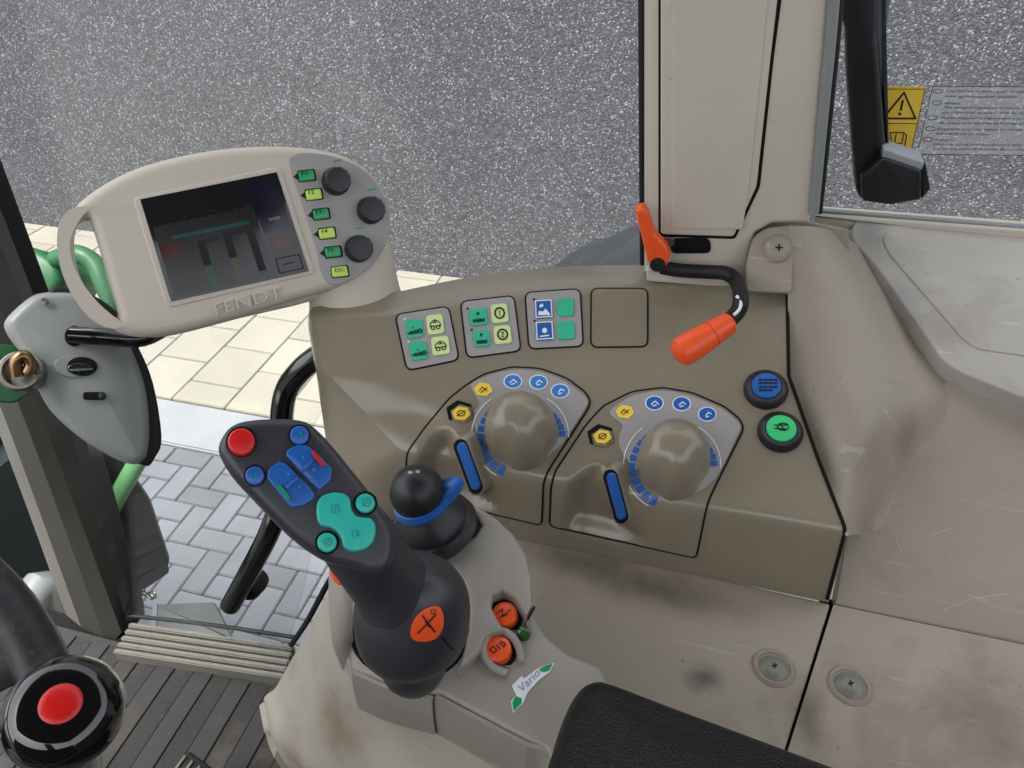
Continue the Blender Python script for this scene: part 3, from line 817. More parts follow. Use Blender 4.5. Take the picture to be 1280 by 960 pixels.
# --- two push buttons ----------------------------------------------------------
for (x, y), mm, nm in (((957, 487), m_blue, 'blue'), ((975, 540), m_gbtn, 'green')):
    hb = cast(BV, x, y); n = (hb[1] * .8 + Vector((0, 0, .2))).normalized()
    bt = lathe('button_collar', [(.0190, -.004), (.0190, .001), (.0184, .003), (.0150, .0066), (.0136, .0074), (.0126, .0072)], hb[0], n, m_black, cons, 36)
    cp = lathe('button_cap', [(.0124, .005), (.0124, .0082), (.0117, .0090), (.006, .0092), (.001, .0092)], hb[0], n, mm if nm == 'blue' else mat('mint_button', (60, 196, 120), .35, .5), bt, 32)
    pt = Plane(hb[0] + n * .0094, n); cc = to_px(hb[0] + n * .0094)
    if nm == 'blue': L = [[(cc.x - 9 + 6 * i, cc.y + j), (cc.x - 5 + 6 * i, cc.y + j - .5)] for i in range(4) for j in (-6, -2, 3, 7)][:15]
    else: L = [ell(cc.x + 2, cc.y - 1, 7, 4.5, 12), [(cc.x - 9, cc.y - 3), (cc.x + 7, cc.y - 3)], [(cc.x - 9, cc.y + 1), (cc.x + 5, cc.y + 2)], [(cc.x - 2, cc.y - 5), (cc.x + 4, cc.y + 4)]]
    print_polys('symbol_print', strokes(L, 2.2 if nm == 'blue' else 1.5), m_ink, bt, pl=pt, h=.0002)

# ================================================================== PANELS UNDER AND BESIDE THE CONSOLE
def poly_panel(name, pts, thick, m, parent=None, bevel=.002, label=None, cat=None, group=None):
    pl = plane3(pts[0], pts[1], pts[2])
    px = [tuple(to_px(p)) for p in pts]
    o = slab(name, rpoly(px, 5, 3), pl, thick, m, parent, bevel)
    return o
def screw(parent, pl, x, y, r, m_, ring=True):
    c = pl.hit(x, y)
    if ring: lathe('screw_cup', [(r * 1.5, -.002), (r * 1.48, .0006), (r * 1.32, .0024), (r * 1.16, .0016), (r * 1.02, -.0015), (.0005, -.0016)], c, pl.n, m_, parent, 28)
    s = lathe('screw', [(r, -.003), (r * .98, .0005), (r * .8, .0020), (r * .5, .0032), (.0005, .0036)], c, pl.n, m_screw, parent, 24)
    cc = to_px(c + pl.n * .0036)
    print_polys('screw_cross', strokes([[(cc.x - 3.2, cc.y + .6), (cc.x + 3.2, cc.y - .6)], [(cc.x - .4, cc.y - 3), (cc.x + .4, cc.y + 3)]], 1.8), m_ink, s, pl=Plane(c + pl.n * .0037, pl.n), h=.0003)

ZP = .457
pp = Plane((0, 0, ZP), (0, 0, 1))
base = thing('floor_panel', 'flat scuffed tan panel with dark smudges and painted-in shade between console and black armrest', 'panel', PZ(850, 800, ZP) - Vector((0, 0, .01)))
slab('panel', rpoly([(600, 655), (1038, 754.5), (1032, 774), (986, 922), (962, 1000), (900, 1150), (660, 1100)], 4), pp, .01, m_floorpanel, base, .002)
screw(base, pp, 967, 835, .0115, m_tan)
for x, y, rx, ry in ((880, 848, 26, 14),):
    pass
base2 = thing('fender_panel', 'scuffed tan panel with one recessed screw beyond the dark joint', 'panel', PZ(1150, 880, ZP) - Vector((0, 0, .01)))
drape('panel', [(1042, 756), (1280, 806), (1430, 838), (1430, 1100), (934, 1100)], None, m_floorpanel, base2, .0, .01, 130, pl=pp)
screw(base2, pp, 1062, 857, .0115, m_tan)
prop(slab('panel_joint', [(1026, 745), (1050, 752), (972, 1010), (950, 1010)], Plane((0, 0, ZP - .011), (0, 0, 1)), .004, m_dark, None, .0005), 'dark joint strip between the two flat tan panels', 'joint strip')
# inclined panel behind it, up to the tray lid
sa, sb, sc3 = PY(1045, 755, .449), PY(1280, 805, .449), PY(1175, 480, .618)
spl = plane3(sa, sb, sc3)
slope = slab('sloping_panel', rpoly([(1043, 757), (1280, 807), (1440, 841), (1440, 565), (1280, 508), (1205, 474), (1165, 480), (1115, 550), (1060, 640), (1058, 668)], 4), spl, .012, m_tan, None, .0015, h=-.003)
prop(slope, 'scratched tan sloping panel rising to the pale tray lid', 'panel')

# fender trim: concave-convex cheek between pillar and sloping panel
trim = thing('corner_trim', 'curved matt tan corner trim with one dome screw beside the console', 'trim', PY(1070, 660, .47))
G_ = [[(985, 282, .668), (1015, 283, .684), (1040, 288, .71), (1072, 305, .76)],
      [(985, 365, .638), (1022, 345, .650), (1058, 335, .676), (1095, 348, .722)],
      [(988, 470, .580), (1042, 440, .596), (1095, 425, .625), (1142, 425, .668)],
      [(1024, 572, .520), (1078, 530, .535), (1130, 500, .566), (1176, 482, .606)],
      [(1046, 628, .483), (1085, 600, .499), (1125, 575, .522), (1160, 552, .548)],
      [(1062, 668, .452), (1072, 669, .4575), (1085, 667, .464), (1100, 655, .476)]]
N_ = [[PY(*p) for p in r] for r in G_]
S_ = lambda x, y, h: spl.hit(x, y, h - .003)
N_[3][2] = N_[3][2].lerp(S_(1128, 505, .016), .6); N_[3][3] = S_(1182, 486, .0)
N_[4][1] = N_[4][1].lerp(S_(1085, 600, .014), .5); N_[4][2] = S_(1128, 580, .005); N_[4][3] = S_(1166, 556, -.001)
N_[5] = [PY(1062, 669, .451), S_(1076, 668, .004), S_(1092, 664, .0015), S_(1112, 654, -.001)]
gridsurf('cheek', N_, m_tan, trim, 10, 8, thick=.003)
fl = plane3(PY(940, 360, .632), PY(985, 365, .634), PY(960, 285, .666))
slab('flange', rpoly([(931, 364), (934, 326), (943, 294), (960, 284), (992, 281), (990, 367)], 8, 4), fl, .008, m_tan, trim, .002)
cS = fl.hit(972, 311)
ss = lathe('dome_screw', [(.0135, -.002), (.0132, .001), (.011, .004), (.007, .006), (.0005, .0067)], cS, fl.n, m_tan, trim, 28)
cc = to_px(cS + fl.n * .006)
print_polys('screw_cross', strokes([[(cc.x - 4, cc.y), (cc.x + 4, cc.y)], [(cc.x, cc.y - 4), (cc.x, cc.y + 4)]], 2.2), m_ink, ss, pl=Plane(cS + fl.n * .0066, fl.n), h=.0006)

for L in ([(1112, 652), (1118, 665), (1122, 680), (1127, 690)], [(1090, 693), (1096, 699)], [(1180, 762), (1215, 748), (1262, 742)], [(1165, 668), (1190, 660)]):
    print_polys('scratch', strokes([L], .7), m_scratch, slope, pl=Plane(spl.o - spl.n * .003, spl.n), h=.0004)
# tray lid
lpl = plane3(PY(1070, 275, .79), PY(1280, 295, .79), PY(1175, 455, .622))
lid = thing('tray_lid', 'pale worn grey tray lid with a raised rim under the rear side window', 'lid', lpl.hit(1180, 460, -.02))
lo = [(1066, 300), (1064, 286), (1072, 274), (1090, 271), (1280, 291), (1440, 308), (1440, 545), (1280, 497), (1200, 465), (1180, 452), (1165, 430), (1100, 338)]
slab('rim', rpoly(lo, 14, 4), lpl, .034, m_lid, lid, .002, h=.0)
li = [(1108, 288), (1280, 305), (1440, 320), (1440, 480), (1280, 444), (1222, 436), (1204, 424), (1112, 318), (1103, 300)]
slab('inner_panel', rpoly(li, 12, 4), lpl, .003, m_lid, lid, .0015, h=.0016)

# ================================================================== PILLAR WITH COVER
ppl = plane3(PY(805, 330, .655), PY(1018, 270, .672), PY(805, 0, .655))
pil = thing('cab_pillar', 'wide cream-grey pillar with a removable cover beside the console', 'pillar', ppl.hit(870, 345, -.02))
slab('pillar_body', [(805, -500), (805, 342), (870, 345), (936, 352), (936, 330), (945, 292), (965, 281), (1012, 280), (1017, 268), (1040, 0), (1075, -500)], ppl, .13, m_pillar, pil, .006)
cv = slab('cover', rpoly([(826, -500), (826, 293), (917, 296), (946, 233), (963, 75), (972, 0), (1010, -500)], 4, 3), ppl, .004, m_pillar, pil, .0012, h=.003)
slab('cover_shadow_gap', rpoly([(823, -500), (823, 296), (919, 299), (950, 234), (967, 76), (977, 0), (1016, -500)], 4, 3), ppl, .002, m_dark, pil, .0003, h=.0006)
slab('cover_field', rpoly([(840, -480), (839, 286), (928, 287), (937, 232), (953, 75), (960, 0), (992, -480)], 4, 3), ppl, .003, m_pillar, cv, .0008, h=.0042)
slab('slot', rpoly([(838, 298), (888, 298), (889, 317), (838, 317)], 8, 4), ppl, .004, m_dark, pil, .0004, h=.0012)
slab('slot_pin', rpoly([(826, 296), (843, 298), (843, 308), (828, 308)], 3, 3), ppl, .006, m_metal, pil, .0005, h=.004)
slab('foot_rail', rpoly([(808, 336), (830, 340), (932, 353), (932, 362), (808, 352)], 3, 3), ppl, .02, m_pillar, pil, .002, h=.010)
slab('lower_plate', [(940, 274), (1012, 278), (1060, 288), (1064, 330), (1000, 360), (940, 350)], ppl, .004, m_tan, pil, .001, h=-.034)
tube('window_seal', [ppl.hit(1078, -500, .002), ppl.hit(1043, -10, .002), ppl.hit(1030, 130, .002), ppl.hit(1017, 266, .002)], .0045, m_box, pil, n=4)
tube('window_seal', [ppl.hit(1086, -500, -.002), ppl.hit(1050, -10, -.002), ppl.hit(1037, 130, -.002), ppl.hit(1023, 266, -.002)], .0035, m_seal, pil, n=4)
tube('door_seal', [ppl.hit(803, -500, -.008), ppl.hit(803, 60, -.008), ppl.hit(804, 330, -.008)], .0035, m_seal, pil, n=4)

# ================================================================== GLASS
# rear side window with its frame ledge and stickers
gpl = plane3(PY(1020, 270, .80), PY(1280, 290, .80), PY(1045, 0, .79))
prop(slab('side_window', [(1012, 276), (1440, 310), (1520, -480), (1076, -480)], gpl, .005, m_glass, None, .0005, seg=1), 'clear rear side window pane right of the cream pillar', 'window')
led = thing('window_ledge', 'pale painted window ledge above the tray lid', 'ledge', gpl.hit(1150, 290))
slab('ledge', rpoly([(1018, 268), (1280, 288), (1440, 301), (1440, 322), (1280, 305), (1018, 285)], 2), gpl, .02, m_pillar, led, .003, h=.012)
slab('ledge_seal', [(1024, 263), (1440, 297), (1440, 301), (1024, 268)], gpl, .006, m_box, led, .001, h=.008)
# warning label on the glass
def c7(x, y): return (1090 + x / 6.737, 90 + y / 6.737)
spx = Plane(gpl.o + gpl.n * .0006, gpl.n)
yl = thing('warning_sticker', 'yellow warning sticker with black triangle and manual symbol on the glass', 'sticker', spx.hit(1125, 192))
slab('label', [c7(100, 122), c7(456, 126), c7(328, 690), c7(100, 645)], spx, .0004, m_yel, yl, .0001, seg=1)
tri = [c7(95, 388), c7(270, 172), c7(366, 390), c7(95, 390)]
print_polys('triangle_print', strokes([tri], 2.3), m_ink, yl, pl=spx, h=.0005)
print_polys('exclamation_print', [[c7(250, 235), c7(270, 235), c7(250, 325), c7(232, 325)], [c7(*p) for p in ell(234, 352, 13, n=10)]], m_ink, yl, pl=spx, h=.0005)
print_polys('line_print', strokes([[c7(105, 432), c7(398, 434)], [c7(105, 142), c7(448, 143)], [c7(448, 143), c7(326, 680)]], .8), m_ink, yl, pl=spx, h=.0005)
bk_ = [[c7(155, 508), c7(270, 508), c7(250, 600), c7(165, 600), c7(155, 508)], [c7(205, 510), c7(190, 600)], [c7(275, 520), c7(292, 530), c7(275, 625), c7(170, 628)]]
print_polys('manual_print', strokes(bk_, 1.3), m_ink, yl, pl=spx, h=.0005)
tx_ = thing('text_sticker', 'clear sticker with small dark lines of text on the glass', 'sticker', spx.hit(1220, 194))
def b7(u, v): return c7(510 - u * 130 / 570 * 1.0 + 0, 0)
slab('film', [c7(510, 122), c7(1500, 122), c7(1500, 705), c7(382, 690)], spx, .0004, m_film, tx_, .0001, seg=1)
print_polys('border_print', strokes([[c7(1500, 122), c7(510, 122), c7(382, 690), c7(1500, 705)]], .8), m_ink, tx_, pl=spx, h=.0005)
lines = [('Vorschriften zu Höchstgeschwindigkeit und', 620, 168, 1420), ('Anhängerbremssystem einhalten', 612, 212, 1220), ('Attention:', 608, 268, 745),
         ('The statutory regulations in respect of speed', 602, 306, 1400), ('and trailer braking system must be observed', 584, 348, 1400), ('Veuillez respecter la réglementation en matière', 578, 394, 1400),
         ('de vitesse et le système de freinage pour', 562, 436, 1330), ('Rispettare le norme vigenti su velocità ed', 550, 488, 1330), ('di frenatura per rimorchio', 538, 526, 975), ('Atención:', 528, 576, 680),
         ('Observar el reglamento relativo a velocidad', 514, 616, 1350), ('y a los sistemas de frenado de remolque', 512, 654, 1330)]
tp = []
for s, x, y, x1 in lines: tp += textpolys(s, c7(x, y), c7(x1, y + 6), 3.0, .12)
print_polys('text_print', tp, mat('text_ink', (34, 35, 40), .6, .2), tx_, pl=spx, h=.0005)
ov = [ell(*c7(a, b), 6, 2.6, 14) for a, b in ((555, 160), (545, 258), (508, 384), (490, 476), (470, 566))]
print_polys('country_oval_print', strokes([o + [o[0]] for o in ov], .8), m_ink, tx_, pl=spx, h=.0005)

# door glass: bulges outwards from the sill and leans back in above
gy = [(.505, .035), (.56, .22), (.62, .45), (.662, .68), (.675, 1.0), (.64, 1.45)]
def xl(z): return -.775 - .10 * z          # front edge follows the slanted front pillar
rowsg = []
for y_, z_ in gy:
    xr = -.36 if z_ < .3 else -.052
    xr = {0: -.49, 1: -.44, 2: -.40, 3: -.052, 4: -.06, 5: -.08}[gy.index((y_, z_))]
    rowsg.append([Vector((xl(z_), y_, z_)).lerp(Vector((xr, y_, z_)), k / 4) for k in range(5)])
V_ = [p for r in rowsg for p in r]; 
door = gridsurf('door_glass', rowsg, m_glass, None, 4, 4, thick=.005)
prop(door, 'large clear door window between dark front pillar and cream pillar', 'window')

# ================================================================== DISPLAY TERMINAL
tc_ = PD(285, 305, .70)
tn = (-(ray(285, 305).normalized()) * 1.0 + Vector((.12, 0, .10))).normalized()
tp_ = Plane(tc_, tn)
term = thing('display_terminal', 'cream monitor terminal with dark screen, loop handle and green and lime keys', 'monitor', PY(445, 385, .60))
tout = cr([(71, 310), (75, 285), (92, 258), (120, 235), (160, 213), (210, 197), (270, 185.5), (330, 181), (385, 183), (425, 191), (455, 206), (475, 227), (487, 252), (490, 278), (484, 306), (468, 331), (445, 349), (415, 362), (380, 372), (340, 384), (300, 396), (250, 410), (215, 418), (185, 422), (160, 420), (138, 410), (112, 388), (90, 361), (77, 336)], 3)
thole = cr([(106, 272), (93, 278), (87.5, 298), (91, 331), (103, 361), (121, 386), (138, 396.5), (146, 394), (141, 373), (127, 324), (113, 280)], 3)
hs_ = slab('housing', tout, tp_, .030, m_term, term, .009, holes=[thole], seg=5)
# lower rear lip
tl2 = [tuple(Vector(p) * 1.0) for p in tout]
slab('rear_shell', [(x * .97 + 9, y * .97 + 12) for x, y in cr([(120, 300), (160, 222), (270, 192), (400, 195), (470, 235), (480, 300), (430, 362), (300, 398), (190, 423), (150, 400)], 4)], tp_, .03, m_term, term, .006, h=-.022)
scq = [(175, 249), (346, 215), (386, 339), (214, 377)]
bz = rpoly([(165, 247), (351, 207), (395, 342), (208, 386)], 10)
slab('screen_frame', bz, tp_, .003, m_term, term, .0015, h=.0012)
scr = slab('screen', scq, tp_, .002, m_screen, term, .0003, h=.0018)
q = quadmap(scq); qp = lambda *uv: [tuple(q(u, v)) for u, v in uv]
rect = lambda a, b, c, d: qp((a, b), (c, b), (c, d), (a, d))
spl2 = Plane(tp_.o + tn * .0018, tn)
print_polys('display_area', [rect(.03, .28, .76, .98)], m_scr1, scr, pl=spl2, h=.0003)
print_polys('display_area', [rect(.78, .06, .98, .55)], m_scr2, scr, pl=spl2, h=.0003)
print_polys('display_bar', [rect(.14, .40, .70, .435)], m_scrt, scr, pl=spl2, h=.0005)
for u, c, v0, v1, vb in ((.30, m_scrg, .50, .98, .74), (.49, m_scry, .47, .96, .72), (.66, m_scr2, .46, .94, .9)):
    print_polys('display_bar', [rect(u, v0, u + .055, vb)], m_ink, scr, pl=spl2, h=.0005)
    print_polys('display_bar', [rect(u, vb, u + .055, v1)], c, scr, pl=spl2, h=.0005)
for uv in ((.11, .52), (.88, .66)):
    print_polys('display_mark', [rect(uv[0] - .07, uv[1] - .05, uv[0] + .07, uv[1] + .09)], m_scrr, scr, pl=spl2, h=.0005)
print_polys('display_mark', strokes([qp((.16, .38), (.24, .26), (.28, .24), (.2, .38), (.3, .38)), qp((.40, .26), (.47, .23), (.52, .27), (.45, .33), (.42, .38), (.52, .38)), qp((.62, .28), (.66, .26), (.68, .3), (.74, .25), (.70, .36), (.78, .36)), qp((.84, .2), (.92, .12)), qp((.84, .34), (.95, .28))], 1.2), m_ink, scr, pl=spl2, h=.0006)
for s, a, b in (('87.0 %', (.37, .53), (.47, .53)), ('20.0 %', (.56, .51), (.66, .51)), ('60.0 %', (.70, .49), (.79, .49)), ('min', (.84, .45), (.92, .45))):
    print_polys('display_digits', textpolys(s, q(*a), q(*b), 5), m_grey if s == 'min' else m_ink, scr, pl=spl2, h=.0006)
print_polys('display_frame', strokes([rect(.80, .82, .97, .96) + rect(.80, .82, .97, .96)[:1], qp((.84, .89), (.92, .88))], 1.2), m_ink, scr, pl=spl2, h=.0006)
# keypad insert, keys and knobs
kp = slab('keypad', cr([(362, 205), (368, 194), (382, 191), (410, 194), (440, 204), (463, 220), (480, 245), (487, 272), (484, 300), (470, 325), (448, 345), (425, 355), (410, 353), (402, 340), (394, 305), (378, 255)], 4), tp_, .002, m_grey, term, .0006, h=.0012)
keys = [((382, 220), m_gbtn, 'F1'), ((391, 243.5), m_ybtn, 'F2'), ((400, 268), m_gbtn, 'F3'), ((407.5, 292), m_ybtn, 'F4'), ((415, 315.5), m_gbtn, 'F5'), ((423.5, 340), m_ybtn, 'ESC')]
for (x, y), mm, s in keys:
    qd = [(x - 9, y - 5.5), (x + 10, y - 8), (x + 12.5, y + 4.5), (x - 7, y + 7)]
    k = pillow('key', rpoly(qd, 2.5, 3), tp_, .005, mm, kp, .001, .0003, h=.0042)
    slab('key_surround', rpoly([(a + (1.5 if i in (1, 2) else -1.5), b + (1.2 if i > 1 else -1.2)) for i, (a, b) in enumerate(qd)], 2.5, 3), tp_, .001, m_dark, kp, .0002, h=.0017)
    if s != 'ESC': print_polys('arrow_print', [[(x - 16, y + 1.5), (x - 10, y - 4), (x - 8.5, y + 6)]], m_ink, kp, pl=tp_, h=.0016)
    print_polys('key_letters', textpolys(s, (x - 6, y + .5), (x + (1 if s != 'ESC' else 6), y - .8), 5), m_ink, k, pl=tp_, h=.0048)
for x, y in ((421.5, 226), (464.5, 262), (449.5, 310)):
    c = tp_.hit(x - 2.5, y + 1.5); u, v, d = frame(tn)
    prof = [(.0126, .001), (.0126, .004), (.0118, .0055), (.0113, .013), (.0105, .0145), (.006, .015), (.0005, .015)]
    rings = []
    for r, hgt in prof:
        rings.append([c + d * hgt + (u * math.cos(t) + v * math.sin(t)) * r * (1 + (.05 if .004 < hgt < .0135 and k % 4 < 2 else 0)) for k in range(48) for t in [2 * math.pi * k / 48]])
    loft('knob', rings, m_black, kp)
    print_polys('knob_mark', strokes([[(x - 5, y - 24), (x + 5, y - 26)]], 2), m_gbtn, kp, pl=tp_, h=.0016)
# embossed name
for i_, p in enumerate([0]):
    tpz = textpolys('FENDT', (270, 394), (354, 371), 14)
    V, F = [], []
    for pg in tpz:
        b = len(V); V += [tp_.hit(x, y, .0024) for x, y in pg]; F.append(tuple(range(b, b + len(pg))))
    # weld the letter outlines and thicken
    bm = bmesh.new()
    for v in V: bm.verts.new(v)
    bm.verts.ensure_lookup_table()
    for f in F:
        try: bm.faces.new([bm.verts[i] for i in f])
        except ValueError: pass
    bmesh.ops.remove_doubles(bm, verts=bm.verts, dist=1e-6)
    bm.verts.index_update(); VV = [v.co.copy() for v in bm.verts]; FF = [tuple(v.index for v in f.verts) for f in bm.faces]; bm.free()
    VV, FF = solidify(VV, FF, .004)
    mob('embossed_name', VV, FF, m_term, term, smooth=False)
# neck down to the console
nk = []
cb = PZ(445, 374, .622)
tb = tp_.hit(430, 300, -.03)
for t, r1, r2 in ((-.1, 1.0, 1.0), (0.0, 1.0, 1.0), (.12, .985, .98), (.3, .97, .97), (.55, .97, .95), (.8, .97, .9), (1, .95, .85)):
    c = cb.lerp(tb, t)
    hx = (PZ(501, 362, .622) - PZ(388, 386, .622)) / 2; hy = Vector((-hx.y, hx.x, 0)).normalized() * .034
    nk.append([c + hx * r1 * math.cos(2 * math.pi * k / 36) + hy * r2 * math.sin(2 * math.pi * k / 36) for k in range(36)])
loft('neck', nk, m_term, term)
loft('neck_gap', [[cb + (p - cb) * s + Vector((0, 0, z)) for p in nk[1]] for s, z in ((1.0, -.006), (1.012, -.004), (1.012, -.001), (1.0, .0005))], m_dark, term)
loft('neck_collar', [[cb + (p - cb) * s + Vector((0, 0, z)) for p in nk[1]] for s, z in ((1.05, -.03), (1.05, -.009), (1.03, -.005), (1.0, -.004))], m_console, term)

# ================================================================== DOOR LATCH BOX, ROD, FRONT PILLAR
bx = PD(100, 460, .93); bnrm = (-(ray(100, 460).normalized()) + Vector((.25, 0, .12))).normalized(); bp_ = Plane(bx, bnrm)
lat = thing('door_latch', 'grey plastic door latch box with black grab rod on the front pillar', 'door latch', bp_.hit(165, 582))
lo_ = cr([(7.5, 405), (12, 393), (37, 371), (56, 364), (86, 363), (106, 368), (146, 394), (166, 431), (184, 480), (190, 530), (188, 563), (182, 577), (166, 581), (142, 571), (105, 548), (68, 514), (49, 480), (38, 452), (16, 422)], 4)
pillow('cover', lo_, bp_, .035, m_box, lat, .012, .008, center=(110, 460))
slab('back_shell', cr([(60, 366), (106, 364), (150, 392), (172, 430), (192, 478), (203, 545), (196, 570), (180, 582), (140, 540), (90, 470)], 4), bp_, .03, m_seal, lat, .004, h=-.006)
slab('grip_recess', ell(94, 458, 27, 14, 28, 2), bp_, .002, m_box, lat, .0008, h=.0085)
slab('grip_opening', ell(103, 458, 19, 12, 28, 2), bp_, .002, m_dark, lat, .0004, h=.0093)
pillow('grip_flap', ell(101, 461, 17, 8, 24, 2), bp_, .003, m_gloss, lat, .002, .001, h=.0115)
slab('slider_slot', rpoly([(104, 490), (132, 490), (132, 500), (104, 500)], 4), bp_, .002, m_dark, lat, .0003, h=.0092)
pillow('slider', ell(128, 495, 5), bp_, .004, m_black, lat, .001, .001, h=.012)
slab('round_recess', ell(93, 420, 12, 13), bp_, .002, m_dark, lat, .0004, h=.0085)
tube('grab_rod', [bp_.hit(88, 419, .006), bp_.hit(130, 421, .016), bp_.hit(178, 423, .016), bp_.hit(215, 402, .010), bp_.hit(240, 372, .0)], .0095, m_gloss, lat, 16, 4)
lathe('brass_bushing', [(.0, -.005), (.021, -.005), (.021, .012), (.019, .014), (.016, .014), (.015, .006), (.001, .006)], bp_.hit(30, 466, -.004), (bnrm + Vector((-.1, -.4, .5))).normalized(), m_metal, lat, 24)
tube('clamp_spring', [bp_.hit(22, 470, .012), bp_.hit(20, 452, .016), bp_.hit(30, 444, .018), bp_.hit(38, 455, .016), bp_.hit(34, 466, .014)], .006, m_brass, lat, 10, 5)
lathe('screw', [(.004, 0), (.004, .002), (.001, .003)], bp_.hit(56, 377, .003), bnrm, m_metal, lat, 12)
prop(slab('green_bracket', rpoly([(-40, 425), (20, 432), (40, 470), (44, 488), (18, 504), (-40, 500)], 4), Plane(bp_.o, bp_.n), .012, m_greenp, None, .002, h=-.040), 'green painted bracket behind the latch box bushing', 'bracket')
# front pillar, slanted
apil = thing('front_pillar', 'dark grey slanted front pillar with black rubber seal beside the door', 'pillar', PZ(130, 806, -.02))
lines_ = {'edge_l': [(94, 800, 0), (6, 560, .0), (-108, 265, 0), (-275, -150, 0)], 'face_l': [(112, 813, -.012), (20, 560, -.012), (-95, 265, -.012), (-262, -150, -.012)],
          'face_m': [(134, 809, -.016), (44, 560, -.016), (-72, 265, -.016), (-240, -150, -.016)], 'face_r': [(152, 791, -.004), (67, 560, -.004), (-45, 265, -.004), (-215, -150, -.004)],
          'reb_r': [(160, 785, .006), (94, 560, .008), (-15, 265, .008), (-187, -150, .008)], 'seal_r': [(171, 780, .012), (110, 560, .012), (2, 265, .012), (-170, -150, .012)]}
ybase = [.49, .548, .60, .60]
def pil_line(k, back=0): return cr([PY(x, y, yb + dy) + Vector((0, back, 0)) for (x, y, dy), yb in zip(lines_[k], ybase)], 5, False)
def strip(name, a, b, back, m):
    f0, f1, g0, g1 = pil_line(a), pil_line(b), pil_line(a, back), pil_line(b, back)
    return loft(name, [[p, q, r, t] for p, q, r, t in zip(f0, f1, g1, g0)], m, apil)
strip('pillar_edge', 'edge_l', 'face_l', .05, m_apill)
strip('pillar_face', 'face_l', 'face_m', .05, m_apil)
strip('pillar_face', 'face_m', 'face_r', .05, m_apil)
strip('pillar_rebate', 'face_r', 'reb_r', .04, m_apil2)
strip('rubber_seal', 'reb_r', 'seal_r', .02, m_gloss)

# ================================================================== DOOR SILL, FLOOR MAT, PEDAL
sill = thing('door_sill', 'ribbed pale metal door sill in front of the glass', 'sill', (-.61, .487, -.01))
SL = [(-.747, .447), (-.480, .474), (-.484, .522), (-.745, .494)]
qs = quadmap([Vector((*p, 0)) for p in SL])
for k in range(5):
    v0, v1 = k / 5 + .02, (k + 1) / 5 - .02
    a, b, c, d = qs(0, v0), qs(1, v0), qs(1, v1), qs(0, v1)
    z0, z1 = -.004, .022 + .003 * k
    bm = bmesh.new()
    vs = [bm.verts.new((p.x, p.y, z)) for z in (z0, z1) for p in (a, b, c, d)]
    for f in ((0, 1, 2, 3), (4, 5, 6, 7), (0, 1, 5, 4), (1, 2, 6, 5), (2, 3, 7, 6), (3, 0, 4, 7)): bm.faces.new([vs[i] for i in f])
    bmesh.ops.recalc_face_normals(bm, faces=bm.faces); bmesh.ops.bevel(bm, geom=bm.edges[:], offset=.0018, segments=2, affect='EDGES')
    bm.verts.index_update()
    mob('rib', [v.co.copy() for v in bm.verts], [tuple(v.index for v in f.verts) for f in bm.faces], m_sillm, sill); bm.free()
tube('glass_seal', [Vector((-.775, .502, .03)), Vector((-.62, .52, .034)), Vector((-.485, .533, .034))], .0032, m_seal, sill, 8, 4)
tube('glass_seal', [PZ(364, 806, .034), PY(385, 775, .527), PY(413, 724, .535), PY(440, 690, .54)], .0042, m_seal, sill, 8, 4)
flm = thing('floor_mat', None, None, (-.6, .3, 0)); prop(flm, kind='structure')
gbox('mat_base', -1.2, -.1, -.6, .475, -.0055, .0, m_mat, flm)
for k in range(-7, 8):
    x = -.591 + .0603 * k
    gbox('mat_rib', x + .0015, x + .029, -.55, .464 + .003 * (k % 2), .0002, .0022, m_matr, flm, .0006)
    gbox('mat_rib', x + .030, x + .0585, -.55, .466, .0002, .003, m_mattop, flm, .0006)
ped = thing('foot_pedal', 'black pedal with pale ribs on the floor mat', 'pedal', PZ(240, 960, .05) - Vector((0, 0, .05)))
pq = Plane(PZ(240, 960, .08), (.25, -.2, 1))
slab('pad', rpoly([(222, 956), (236, 938), (300, 985), (280, 1010), (215, 1000)], 5), pq, .02, m_seal, ped, .003)
for k in range(6):
    a = (231 + k * 9, 945 + k * 6.5)
    print_px = strokes([[a, (a[0] - 16, a[1] + 22)]], 3.2)[0]
    slab('tread', print_px, pq, .003, m_sillm, ped, .0005, h=.003)
tube('stem', [pq.hit(250, 975, -.02), pq.hit(250, 975, -.02) + Vector((-.02, 0, -.04)), Vector((pq.hit(250, 975).x - .05, pq.hit(250, 975).y, .002))], .008, m_seal, ped, 10, 4)

# ================================================================== STEERING WHEEL WITH SPINNER KNOB
swc = Vector((-.44, .0, .645)); tl_ = .6
sn = Vector((math.sin(tl_), 0, math.cos(tl_))); sa_ = Vector((0, 1, 0)); sb_ = sn.cross(sa_)
stw = thing('steering_wheel', 'dark worn steering wheel rim with grey spokes', 'steering wheel', (-.62, 0, 0))
tube('rim', [swc + (sa_ * math.cos(t) + sb_ * math.sin(t)) * .2 for t in [2 * math.pi * k / 36 for k in range(36)]], .0165, m_wheel, stw, 18, 3, closed=True)
for a in (90, 210, 330):
    d = sa_ * math.cos(R(a)) + sb_ * math.sin(R(a))
    tube('spoke', [swc + d * .03 - sn * .03, swc + d * .1 - sn * .022, swc + d * .195], .011, m_black, stw, 10, 4, .6)
lathe('hub', [(.05, -.05), (.055, -.02), (.045, -.005), (.001, 0)], swc, sn, m_black, stw)
tube('column', [swc - sn * .04, swc - sn * .3, Vector((-.72, 0, .2)), Vector((-.75, 0, 0))], .035, m_black, stw, 14, 4)
